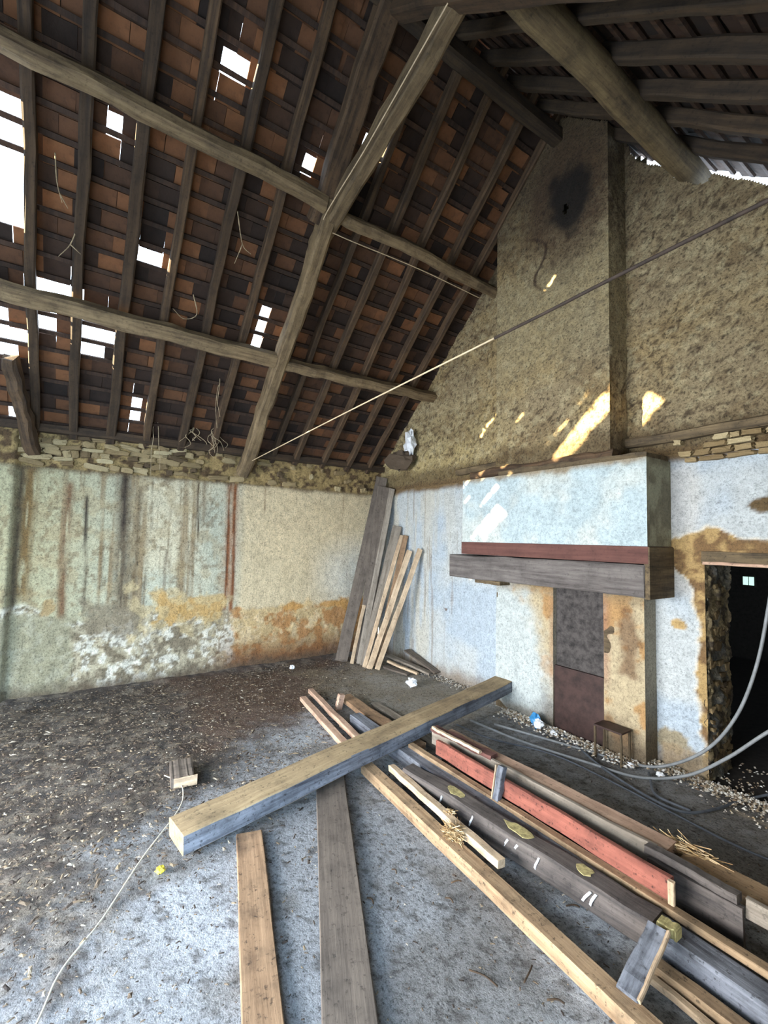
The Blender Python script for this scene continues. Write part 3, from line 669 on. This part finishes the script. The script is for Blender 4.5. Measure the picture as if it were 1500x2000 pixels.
timber('mantel_return', (4.618, -HP - .01, 1.66), (4.618, -.0, 1.66), .045, .43, M['oldbeam'], fp, wob=.002, nseg=4)
timber('corbel', (2.62, -.22, 1.425), (3.0, -.22, 1.42), .30, .045, M['oldbeam'], fp, wob=.004)
CP, CX0, CX1 = .31, 2.88, 4.25
def chim_col(P, u, v):
    x, z = P[..., 0] + P[..., 1] * 1.3, P[..., 2]
    C = render_col(x, z, P.shape, 7)
    C = mix(C, lin((182, 170, 134)), sst(3.4, 4.0, z) * sst(5.1, 4.6, z) * .5)
    d = np.sqrt((x - 3.42) ** 2 * 1.4 + ((z - 5.42) * .8) ** 2) + (fbm(x * 5, z * 5, 141) - .5) * .25
    C = mix(C, lin((78, 56, 38)), sst(.75, .35, d) * .6)
    C = mix(C, lin((26, 20, 16)), sst(.36, .20, d) * .95)
    cr = np.abs(x - (3.0 + .10 * np.sin(z * 9) + .28 * (5.2 - z)) + (fbm(z * 5, z * 0, 142) - .5) * .1)
    C = mix(C, lin((60, 40, 28)), sst(.03, .008, cr) * sst(4.5, 4.7, z) * sst(5.35, 5.2, z) * .9)
    return C
chim_d = lambda P, u, v: (fbm(P[..., 0] * 4 + P[..., 1] * 4, P[..., 2] * 4, 143) - .5) * .035 + (fbm(P[..., 0] * 14 + P[..., 1] * 14, P[..., 2] * 14, 144) - .5) * .016
def soft_edge(f, lu):
    return lambda P, u, v: f(P, u, v) * sst(0, .03, u) * sst(lu, lu - .03, u)
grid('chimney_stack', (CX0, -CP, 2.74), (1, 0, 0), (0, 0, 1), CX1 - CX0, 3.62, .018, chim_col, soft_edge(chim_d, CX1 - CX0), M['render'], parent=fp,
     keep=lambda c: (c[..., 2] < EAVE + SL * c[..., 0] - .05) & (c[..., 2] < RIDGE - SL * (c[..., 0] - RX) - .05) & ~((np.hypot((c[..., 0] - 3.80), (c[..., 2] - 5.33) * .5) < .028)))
grid('chimney_side', (CX1, -CP, 2.74), (0, 1, 0), (0, 0, 1), CP, 3.3, .018, chim_col, soft_edge(chim_d, CP), M['render'], parent=fp, keep=lambda c: c[..., 2] < RIDGE - SL * (CX1 - RX) - .05)
grid('chimney_side', (CX0, 0, 2.74), (0, -1, 0), (0, 0, 1), CP, 3.1, .03, chim_col, None, M['render'], parent=fp)
slab('chimney_core', CX0 + .03, CX1 - .03, -CP + .04, -.02, 2.6, 5.15, M['soot'], None, fp)
timber('hearth_tie', (2.50, -.30, 2.69), (4.30, -.29, 2.705), .12, .10, M['rafter'], fp, wob=.014, nseg=20, bev=.02)
timber('hearth_tie', (CX0 + .1, -.20, 2.66), (HX1 - .02, -.20, 2.66), .36, .06, M['oldbeam'], fp, wob=.012, nseg=14)
wbm = timber('wall_beam', (1.9, .01, 2.83), (RW, .01, 2.86), .10, .085, M['oldbeam'], None, wob=.010, nseg=30, bev=.015, label='old horizontal timber embedded in the gable wall above the plaster', cat='beam')
# jambs and firebox
JP = .20
def jamb_col(P, u, v):
    x, z = P[..., 0], P[..., 2]
    C = np.broadcast_to(lin((180, 188, 186)), P.shape).copy()
    och = sst(3.18, 3.5, x + .5 * (z - 1.0) + (fbm(x * 5, z * 5, 151) - .5) * .5)
    C = mix(C, lin((178, 160, 124)), och * .9)
    C = mix(C, lin((166, 124, 72)), och * sst(.50, .62, fbm(x * 6, z * 5, 152)) * .8)
    C = mix(C, lin((150, 116, 86)), sst(.06, .0, np.abs(x - 3.56)) * .6 * sst(.3, .6, z))
    C = mix(C, lin((150, 110, 90)), sst(.08, .0, np.abs(x - 4.12)) * .6 * sst(.5, .7, z))
    C = mix(C, lin((98, 66, 40)), box_mask(x, z, 4.28, 4.40, .75, 1.35, .05, 153, .12) * .7)
    C = mix(C, lin((92, 78, 62)), sst(.45, .1, z + (fbm(x * 5, z * 5, 154) - .5) * .35) * sst(3.3, 3.55, x) * .8)
    C = mix(C, lin((96, 84, 66)), sst(.16, .05, z + (fbm(x * 5, z * 5, 155) - .5) * .1) * .7)
    C = mix(C, lin((126, 108, 80)), sst(1.28, 1.42, z) * .6)
    return C
FX0, FX1 = 3.57, 4.11
for x0, x1 in ((2.80, FX0), (FX1, 4.48)):
    slab('jamb', x0 + .002, x1 - .002, -JP + .004, .0, 0, 1.45, M['oldbeam'], None, fp)
    grid('jamb_front', (x0, -JP, -.01), (1, 0, 0), (0, 0, 1), x1 - x0, 1.50, .018, jamb_col, sm(.02, 156), M['whitewash'], parent=fp)
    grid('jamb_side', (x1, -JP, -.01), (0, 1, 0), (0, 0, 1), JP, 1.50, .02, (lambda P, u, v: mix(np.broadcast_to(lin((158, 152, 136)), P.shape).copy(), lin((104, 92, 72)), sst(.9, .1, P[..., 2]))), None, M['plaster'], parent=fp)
slab('fireback', FX0 - .02, FX1 + .02, -JP + .055, -JP + .085, .60, 1.46, M['soot'], None, fp)['label'] = 'soot-blackened brick fireback'
slab('fire_plate', FX0, FX1, -JP + .02, -JP + .045, .0, .64, M['iron'], None, fp)['label'] = 'rusty dark iron plate closing the hearth'
# broken stool-like hearth iron by the right jamb
hi = empty('hearth_stand', (4.25, -.33, 0)); tag(hi, 'small rusty iron stand beside the closed hearth', 'stand')
slab('top_plate', 4.13, 4.38, -.40, -.24, .27, .285, M['iron'], None, hi)
for (x, y) in ((4.14, -.39), (4.37, -.39), (4.14, -.25), (4.37, -.25)): timber('leg', (x, y, 0), (x, y, .27), .018, .018, M['oldbeam'], hi, upv=(1, 0, 0), wob=.002)

# ------------------------------------------------------------------ timbers on the floor
def plank(name, P0, P1, w, h, mat, label, cat='plank', group=None, upv=(0, 0, 1), wob=.003, bev=.004, nseg=14):
    return timber(name, P0, P1, w, h, mat, None, upv, wob, nseg, bev, label, cat, group)
bt = timber('beam', (3.485, -3.73, .09), (2.92, -.205, .27), .24, .12, M['beamtop'], None, wob=.004, nseg=20, bev=.006,
            label='long heavy beam lying diagonally across the other timbers, tan top and blue-black side', cat='beam')
bt.data.materials.append(M['beamside'])
for p in bt.data.polygons:
    if abs(p.normal.z) < .6 and abs(p.normal.x) < .6: p.material_index = 1
plank('board', (3.60, -3.325, .022), (6.9, -4.20, .022), .155, .04, M['orange'], 'orange-brown board lying on the floor, running out at the bottom of the picture')
plank('board', (3.03, -2.475, .022), (6.8, -4.225, .022), .215, .042, M['darkboard'], 'wide dark grey board running from under the diagonal beam to the camera')
plank('batten', (3.30, -2.275, .040), (6.7, -2.47, .040), .095, .075, M['tan'], 'long tan batten at the near side of the timber heap', cat='batten')
plank('batten', (3.50, -2.165, .095), (4.70, -2.255, .098), .055, .045, M['pale'], 'short pale batten with a split white end, resting on the long tan batten', cat='batten')
b1 = plank('dark_beam', (3.62, -2.09, .07), (5.38, -1.955, .07), .13, .14, M['blackwood'], 'dark square timber with chipped white marks and yellow paint remains', cat='beam', wob=.006, bev=.01)
rr = random.Random(8)
for k, (x, w_) in enumerate([(4.10, .14), (4.62, .16), (5.02, .07)]):
    tt = (x - 3.62) / 1.76; yy = -2.085 + tt * .135
    V = []; n = 12
    for j in range(n): a = 2 * math.pi * j / n; V.append((x + math.cos(a) * w_ * .75 * rr.uniform(.7, 1.1), yy + .01 + math.sin(a) * .046 * rr.uniform(.6, 1.1), .1450))
    V += [(v[0], v[1], .1520) for v in V]
    F = [tuple(range(n - 1, -1, -1)), tuple(range(n, 2 * n))] + [(j, (j + 1) % n, (j + 1) % n + n, j + n) for j in range(n)]
    link('paint_patch', mesh('paint_patch', V, F), M['yellowpaint'], b1)['label'] = 'flaking yellow paint'
for x in (4.02, 4.30, 4.56, 4.62, 4.78, 5.06, 5.10):
    tt = (x - 3.62) / 1.76; yy = -2.155 + tt * .135 - .002
    timber('chip', (x, yy, .05), (x + rr.uniform(.02, .05), yy, .12), .012, .006, M['white'], b1, upv=(0, 1, 0), wob=.003, nseg=3, bev=.001)
plank('blue_black_beam', (2.45, -1.885, .058), (6.6, -1.94, .055), .12, .112, M['beamside'], 'long blue-black timber with white chips between the dark beam and the tan lath', cat='beam', wob=.006)
plank('lath', (3.33, -1.842, .125), (6.6, -1.815, .125), .055, .035, M['tan'], 'long thin tan lath in front of the red board', cat='lath')
plank('support_board', (3.6, -1.80, .05), (6.4, -1.78, .05), .10, .095, M['darkboard'], 'dark board hidden under the lath and the red board')
rd = plank('red_board', (3.60, -1.775, .20), (5.375, -1.79, .20), .035, .115, M['red'], 'brick-red painted board standing on its long edge in the heap')
timber('end_strip', (5.385, -1.812, .145), (5.385, -1.812, .255), .022, .03, M['pale'], rd, upv=(1, 0, 0), wob=.001, nseg=4)
plank('pale_plank', (3.40, -1.655, .19), (5.22, -1.60, .19), .03, .13, M['graywood'], 'pale grey-beige plank on edge behind the red board')
plank('pink_plank', (3.48, -1.565, .215), (5.25, -1.505, .215), .13, .055, M['pink'], 'pinkish sawn plank on top of the far side of the heap')
plank('broken_plank', (3.42, -1.66, .262), (4.05, -1.60, .256), .09, .03, M['redlintel'], 'short reddish broken plank on the far end of the heap beside the diagonal beam', wob=.006)
plank('under_plank', (3.5, -1.56, .09), (5.5, -1.50, .09), .16, .18, M['darkboard'], 'square dark timber under the pinkish plank', cat='beam')
plank('thin_lath', (3.45, -1.70, .288), (3.98, -1.675, .284), .03, .022, M['pale'], 'short pale splintered lath lying on the broken plank', cat='lath')
plank('black_board', (5.20, -1.655, .11), (5.62, -1.64, .11), .03, .20, M['blackwood'], 'short black board on edge at the right end of the red board')
plank('grey_lath', (5.18, -1.63, .235), (5.60, -1.625, .235), .06, .04, M['blackwood'], 'grey-black lath above the short black board', cat='lath', wob=.0035)
plank('long_plank', (5.62, -1.60, .20), (6.9, -1.60, .20), .035, .09, M['graywood'], 'pale grey plank leaving the picture at the right edge')
plank('brown_plank', (5.30, -1.475, .19), (6.9, -1.44, .19), .17, .05, M['tan'], 'brown sawn plank at the far right side of the heap')
plank('yellow_plank', (5.75, -1.66, .10), (6.9, -1.66, .10), .05, .08, M['pale'], 'yellowish batten below the pale grey plank at the right edge', cat='batten')
plank('edge_lath', (5.40, -2.075, .025), (6.7, -2.10, .025), .07, .045, M['tan'], 'low brown lath with a pale edge on the floor at lower right', cat='lath')
plank('edge_lath', (5.45, -2.145, .015), (6.7, -2.185, .015), .035, .028, M['pale'], 'thin pale lath nearest the floor at lower right', cat='lath')
st = timber('stake', (4.30, -1.845, .13), (4.30, -1.80, .345), .045, .05, M['beamside'], None, upv=(1, 0, 0), label='short upright stake with pale edge leaning against the red board', cat='stake')
timber('pale_edge', (4.272, -1.853, .13), (4.272, -1.808, .345), .045, .010, M['pale'], st, upv=(1, 0, 0), wob=.001)
lb = timber('leaning_board', (5.462, -2.375, .085), (5.435, -2.06, .185), .085, .02, M['beamside'], None, label='short blue-grey board leaning from the tan batten onto the dark beam', cat='board')
timber('pale_edge', (5.507, -2.372, .089), (5.480, -2.057, .189), .014, .024, M['pale'], lb, wob=.001)
plank('wood_block', (5.41, -1.99, .155), (5.49, -1.99, .155), .06, .045, M['yellowpaint'], 'small yellowish wood block at the end of the dark beam', cat='block')
plank('lath', (1.56, -2.06, .03), (3.16, -2.26, .035), .075, .045, M['pink'], 'nearer of two pale laths poking out behind the diagonal beam on the left', cat='lath', wob=.0035)
plank('lath', (1.42, -1.90, .05), (3.10, -2.105, .05), .06, .05, M['pink'], 'farther of two pale laths poking out behind the diagonal beam on the left', cat='lath', wob=.0035)
plank('plank', (1.84, -1.66, .06), (3.3, -1.735, .07), .15, .05, M['orange'], 'orange plank with a torn end beyond the diagonal beam', wob=.006)
plank('stub', (1.99, -1.83, .0), (2.01, -1.80, .16), .07, .05, M['pink'], 'short upright stub of wood among the pale laths', cat='stub', upv=(1, 0, 0))
plank('splinter', (2.42, -2.02, .02), (2.86, -2.03, .03), .06, .03, M['pale'], 'short pale splinter under the diagonal beam', cat='splinter')
plank('grey_strip', (2.1, -1.42, .02), (3.3, -1.50, .02), .10, .03, M['graywood'], 'thin dusty grey strip beyond the orange plank', wob=.006)
# little block and debris on the left
bk = plank('wood_block', (2.62, -3.63, .045), (2.64, -3.47, .045), .30, .075, M['darkboard'], 'small brown wood block alone on the littered floor', cat='block')
timber('pale_edge', (2.785, -3.63, .05), (2.80, -3.47, .05), .012, .075, M['pale'], bk, wob=.001)
cdz = lambda p, z=.012: (p[0], p[1], z)
c = tube('cord', spline([(2.55, -3.66, .02), (2.70, -3.60, .03), (2.86, -3.58, .03), (3.10, -3.65, .03), (3.46, -3.90, .02), (3.82, -4.115, .012), (4.03, -4.27, .012), (4.23, -4.34, .012), (4.7, -4.50, .012)], 8), .004, M['cord'], sides=6)
tag(c, 'thin pale cord curving over the littered floor to the lower left', 'cord')

# leaning planks in the corner
def lean(name, b, t_, w, th, mat, label):
    B, T = Vector(b), Vector(t_); X = (T - B).normalized(); v = (CAM - B); v.z = 0; v = v - X * v.dot(X)
    return timber(name, B, T, w, th, mat, None, upv=v.normalized(), wob=.004, nseg=14, bev=.004, label=label, cat='plank')
lean('leaning_plank', (.29, -.865, .0), (.16, -.10, 2.93), .19, .035, M['darkboard'], 'widest dark plank leaning in the corner, leftmost of the group')
lean('leaning_plank', (.50, -.80, .0), (.12, -.12, 1.82), .055, .035, M['pale'], 'narrow pale plank leaning just right of the widest dark plank')
lean('leaning_plank', (.55, -.70, .0), (.40, -.05, 2.72), .09, .03, M['graywood'], 'tall thin grey plank leaning behind the pale ones in the corner')
lean('leaning_plank', (.68, -.68, .0), (.62, -.09, 2.1), .15, .03, M['graywood'], 'broad grey board standing behind the pale planks in the corner')
lean('leaning_plank', (.40, -.55, .0), (.30, -.14, 2.75), .22, .03, M['darkboard'], 'dark board in the deepest shadow of the corner')
lean('leaning_plank', (.75, -.73, .0), (.72, -.07, 1.95), .06, .05, M['pale'], 'pale plank with a reddish top, second pale one from the left')
lean('leaning_plank', (.85, -.71, .0), (.94, -.07, 1.72), .085, .04, M['pale'], 'pale plank between two others, middle of the right-hand trio')
lean('leaning_plank', (.93, -.62, .0), (1.19, -.06, 1.75), .075, .05, M['pale'], 'rightmost pale plank with an orange top leaning on the gable wall')
lean('leaning_plank', (.80, -.56, .0), (.80, -.05, 1.95), .08, .04, M['orange'], 'orange-tipped plank leaning behind the pale trio')
# short pieces at the foot of the gable wall
plank('offcut', (.75, -.30, .12), (1.55, -.12, .02), .10, .03, M['graywood'], 'grey offcut lying against the wall foot beside the leaning planks', cat='offcut')
plank('offcut', (.95, -.45, .10), (1.45, -.28, .02), .05, .03, M['pale'], 'pale narrow offcut in front of the grey one', cat='offcut')
plank('offcut', (1.02, -.55, .05), (1.42, -.42, .02), .08, .025, M['darkboard'], 'dark offcut on the floor nearest the room', cat='offcut')
plank('offcut', (.95, -.10, .22), (1.62, -.07, .05), .12, .02, M['darkboard'], 'brown skirting offcut leaning on the gable wall', cat='offcut')

# cables by the doorway
def cable(pts, r, mat, label):
    o = tube('cable', spline(pts, 10), r, mat, sides=8); tag(o, label, 'cable'); return o
cable([(5.40, -.20, 2.1), (5.37, -.20, 1.75), (5.34, -.20, 1.49), (5.26, -.20, 1.04), (5.13, -.20, .64), (4.93, -.20, .32), (4.64, -.20, .08), (4.40, -.28, .016), (4.05, -.38, .014), (3.75, -.48, .014), (3.2, -.66, .014)], .012, M['cable'], 'thick grey cable hanging in front of the dark doorway')
cable([(5.75, -.30, 1.0), (5.55, -.30, .82), (5.34, -.30, .62), (5.10, -.30, .35), (4.83, -.30, .11), (4.55, -.45, .016), (4.19, -.58, .014), (3.6, -.74, .014), (3.0, -.80, .014)], .012, M['cable'], 'second grey cable sagging from the doorway to the floor')
cable([(5.5, .30, .16), (5.25, .12, .05), (5.12, -.17, .014), (5.06, -.45, .014), (4.96, -.66, .014), (4.73, -.68, .014), (4.31, -.56, .014), (3.98, -.39, .014), (3.70, -.27, .014), (3.54, -.28, .02)], .010, M['darkcable'], 'dark cable running along the floor to the blue bag')
cable([(5.9, -.60, .012), (5.4, -.76, .012), (4.9, -.74, .012), (4.35, -.70, .012), (3.9, -.72, .012), (3.4, -.95, .012), (3.0, -1.0, .012)], .008, M['darkcable'], 'dusty cable looping past the cables at the doorway')
cable([(4.55, -.30, .012), (4.62, -.42, .02), (4.75, -.60, .012), (4.98, -.60, .012)], .010, M['darkcable'], 'short dark cable loop at the wall corner')

# litter bags, crumpled things
def crumple(name, loc, s, mat, seed, n=2):
    r = np.random.RandomState(seed); V = []; F = []; N = 10; Mm = 7
    for i in range(Mm + 1):
        for j in range(N):
            a = 2 * math.pi * j / N; e = math.pi * i / Mm
            k = r.uniform(.55, 1.15); V.append((math.sin(e) * math.cos(a) * k * s[0], math.sin(e) * math.sin(a) * k * s[1], math.cos(e) * k * s[2]))
    for i in range(Mm):
        for j in range(N): F.append((i * N + j, (i + 1) * N + j, (i + 1) * N + (j + 1) % N, i * N + (j + 1) % N))
    return link(name, mesh(name, V, F), mat, None, Matrix.Translation(loc))
tag(crumple('crumpled_foil', (1.80, -.66, .055), (.09, .07, .06), M['white'], 1), 'crumpled clear plastic lump on the floor before the leaning planks', 'plastic')
bb = crumple('plastic_bag', (3.46, -.33, .07), (.075, .05, .085), M['blue'], 2); tag(bb, 'crumpled blue and white plastic bag at the foot of the left jamb', 'bag')
w1 = crumple('white_panel', (0, 0, 0), (.06, .045, .055), M['white'], 3); w1.parent = bb; w1.location = (.055, -.03, -.01)
tag(crumple('white_cloth', (.98, -.13, 3.40), (.11, .10, .20), M['white'], 5), 'torn whitish bundle hanging in the corner under the roof', 'cloth')
tag(crumple('dark_nest', (.75, -.16, 3.13), (.34, .16, .16), M['litter'], 6), 'dark nest of dry stalks in the corner on top of the wall', 'nest')
tag(crumple('dead_leaf', (3.62, -3.83, .014), (.035, .03, .014), M['yellow'], 7), 'small yellow leaf near the end of the diagonal beam', 'leaf')
tag(crumple('foil_scrap', (.42, -1.72, .06), (.04, .04, .03), M['white'], 8), 'small bright scrap at the foot of the left wall', 'scrap')
for k, (x, y, lb_) in enumerate([(3.66, -.33, 'white plaster chunk nearest the blue bag'), (3.72, -.36, 'white plaster chunk in front of the rusty fire plate'), (4.42, -.33, 'white plaster chunk beside the small iron stand'), (4.63, -.28, 'white plaster chunk below the whitewashed wall between fireplace and door')]):
    tag(crumple('plaster_chunk', (x, y, .025), (.035, .03, .022), M['white'], 30 + k), lb_, 'chunk', 'white plaster chunks by the hearth')
# straw knots
def straw(name, loc, rad, n, seed, label):
    r = random.Random(seed); V = []; F = []
    for k in range(n):
        a, b2 = r.uniform(0, 6.28), r.uniform(-.2, 1.1); p = Vector((math.cos(a) * r.random() * rad[0] * .7, math.sin(a) * r.random() * rad[1] * .7, r.random() * rad[2]))
        a2 = r.uniform(0, 6.28); d = Vector((math.cos(a2) * rad[0], math.sin(a2) * rad[1], r.uniform(-.4, .6) * rad[2])) * r.uniform(.2, .7); w = Vector((r.uniform(-1, 1), r.uniform(-1, 1), r.uniform(-1, 1))).normalized() * .0022
        q = p + d; q.z = max(q.z, .002); i = len(V); s3 = Vector((0, 0, .004))
        V += [p - w, p + w, p + s3, q - w * .5, q + w * .5, q + s3]; F += [(i, i + 1, i + 4, i + 3), (i + 1, i + 2, i + 5, i + 4), (i + 2, i, i + 3, i + 5), (i, i + 2, i + 1), (i + 3, i + 4, i + 5)]
    o = link(name, mesh(name, V, F), M['straw'], None, Matrix.Translation(loc)); tag(o, label, 'straw', kind='stuff')
straw('straw_knot', (4.36, -2.30, .07), (.09, .075, .06), 420, 1, 'matted straw knot wound round the tan batten')
straw('straw_knot', (4.22, -2.20, .10), (.05, .04, .03), 60, 4, 'pale torn fibres on the end of the battens')
straw('straw_knot', (5.30, -1.42, .16), (.20, .08, .07), 420, 2, 'dry straw spilling over the far side of the heap')

# dry roots hanging from the eaves
def roots(pts_list, label):
    o0 = None
    for k, pts in enumerate(pts_list):
        o = tube('root' if k else 'dry_root', spline(pts, 5), .006, M['root'], sides=5, r1=.0025)
        if k == 0: o0 = o
        else: o.parent = o0
    tag(o0, label, 'root'); return o0
rg = random.Random(12)
def hang(y, z0, z1, x=.14, spread=.12, n=5):
    L_ = []
    for k in range(n):
        y_, x_, z = y + rg.uniform(-.03, .03), x, z0; P_ = [(x_, y_, z)]; m_ = 5
        for j in range(m_):
            y_ += rg.uniform(-spread, spread) * .5; x_ += rg.uniform(-.02, .03); z -= (z0 - z1) / m_ * rg.uniform(.6, 1.2) * (1 if k == 0 else rg.uniform(.5, 1)); P_.append((max(x_, .1), y_, z))
        L_.append(P_)
    return L_
roots(hang(-2.83, 3.35, 2.86, .22, .16, 7), 'cluster of pale dry roots hanging beside the truss foot')
roots(hang(-3.12, 3.30, 3.00, .22, .16, 6), 'branching dry roots left of the cluster at the truss foot')
roots(hang(-3.56, 3.34, 2.55, .16, .05, 2), 'long thin root hanging over the stone band')
roots(hang(-2.95, 3.95, 3.05, .75, .04, 2), 'straight thin root hanging from the lower purlin')
roots([[(2.1, -4.62, 4.95), (2.05, -4.60, 4.75), (2.0, -4.56, 4.62)], [(2.02, -4.58, 4.68), (1.98, -4.52, 4.60)]], 'small dry root hanging from the roof at upper left')
roots([[(1.75, -4.45, 4.62), (1.70, -4.50, 4.45), (1.66, -4.58, 4.33)], [(1.70, -4.50, 4.45), (1.72, -4.42, 4.38)]], 'curled pale root against the second rafter')
roots([[(1.6, -3.45, 4.38), (1.45, -3.38, 4.25), (1.42, -3.50, 4.18), (1.5, -3.62, 4.22)]], 'looped pale root below the upper purlin')
roots([[(2.3, -3.22, 4.95), (2.15, -3.12, 4.75), (2.2, -3.05, 4.65)], [(2.15, -3.12, 4.75), (2.0, -3.15, 4.62)]], 'forked root hanging from the upper purlin')

# ------------------------------------------------------------------ loose litter
rnd = random.Random(21); pts = []; sz = []
while len(pts) < 19000:
    x, y = rnd.uniform(.05, 4.6), rnd.uniform(-5.5, -.3); f = x + .9 * (y + 3.3)
    nse = float(vn(x * 2.1, y * 2.1, 5)) * .9 - .45
    if rnd.random() < 1 / (1 + math.exp((f + nse - 2.95) * 2.9)):
        dd = math.hypot(x - CAM.x, y - CAM.y); pts.append((x, y, .006 + .028 * float(vn(x * 6, y * 6, 102)) * (1 if f < 2.6 else .3))); sz.append(rnd.uniform(.004, .012) * (1.1 if rnd.random() > .15 else 2.0))
stuff_bits('leaf_litter', pts, sz, .6, M['litter'], None, 1)['label'] = 'dark dry leaves and twigs covering the floor along the left wall'
pts = []; sz = []
for k in range(5200):
    x, y = rnd.uniform(.5, 7.2), rnd.uniform(-5, -.1); pts.append((x, y, .0)); sz.append(rnd.uniform(.003, .010))
stuff_bits('floor_grit', pts, sz, .5, M['litter'], None, 2)['label'] = 'scattered dark grit on the pale concrete floor'
pts = []; sz = []
for k in range(2400):
    x = rnd.uniform(3.0, 5.3); y = -.22 - abs(rnd.gauss(0, .09)) - (.0 if x < 4.45 else -.18); pts.append((x, y, .012 + rnd.random() * .02)); sz.append(rnd.uniform(.006, .024))
for k in range(900):
    pts.append((rnd.uniform(.9, 3.0), -.03 - abs(rnd.gauss(0, .10)), .01)); sz.append(rnd.uniform(.005, .016))
for k in range(500):
    pts.append((rnd.uniform(4.9, 5.9), rnd.uniform(-.4, .6), .006)); sz.append(rnd.uniform(.006, .018))
stuff_bits('plaster_rubble', pts, sz, .1, M['rubble'], None, 3, elong=(1, 1.7))['label'] = 'fallen plaster rubble along the foot of the gable wall'
# a few twigs and dark clods on the clean concrete
for k, (x, y, l, a, lb_) in enumerate([(4.98, -2.78, .13, .4, 'longest dark twig on the bare concrete between grey board and tan batten'), (4.56, -2.5, .06, 1.2, 'small dark twig close to the straw knot on the bare concrete'),
                                  (4.62, -2.6, .05, .3, 'small dark twig a hand below the one near the straw knot'), (5.15, -2.62, .10, 1.9, 'dark twig pointing at the tan batten near the bottom of the picture'),
                                  (4.40, -2.95, .05, .2, 'tiny dark twig beside the wide grey board'), (5.25, -2.60, .07, .8, 'dark twig nearest the camera beside the tan batten'),
                                  (4.3, -2.72, .04, .1, 'tiny dark twig farthest back on the bare concrete'), (5.0, -2.1, .07, .9, 'dark twig between the tan batten and the dark beam')]):
    o = tube('twig', spline([(x, y, .006), (x + l * .5 * math.cos(a), y + l * .5 * math.sin(a) + .01, .010), (x + l * math.cos(a), y + l * math.sin(a), .005)], 4), .004, M['rafter'], sides=5)
    tag(o, lb_, 'twig', 'twigs on the bare concrete')
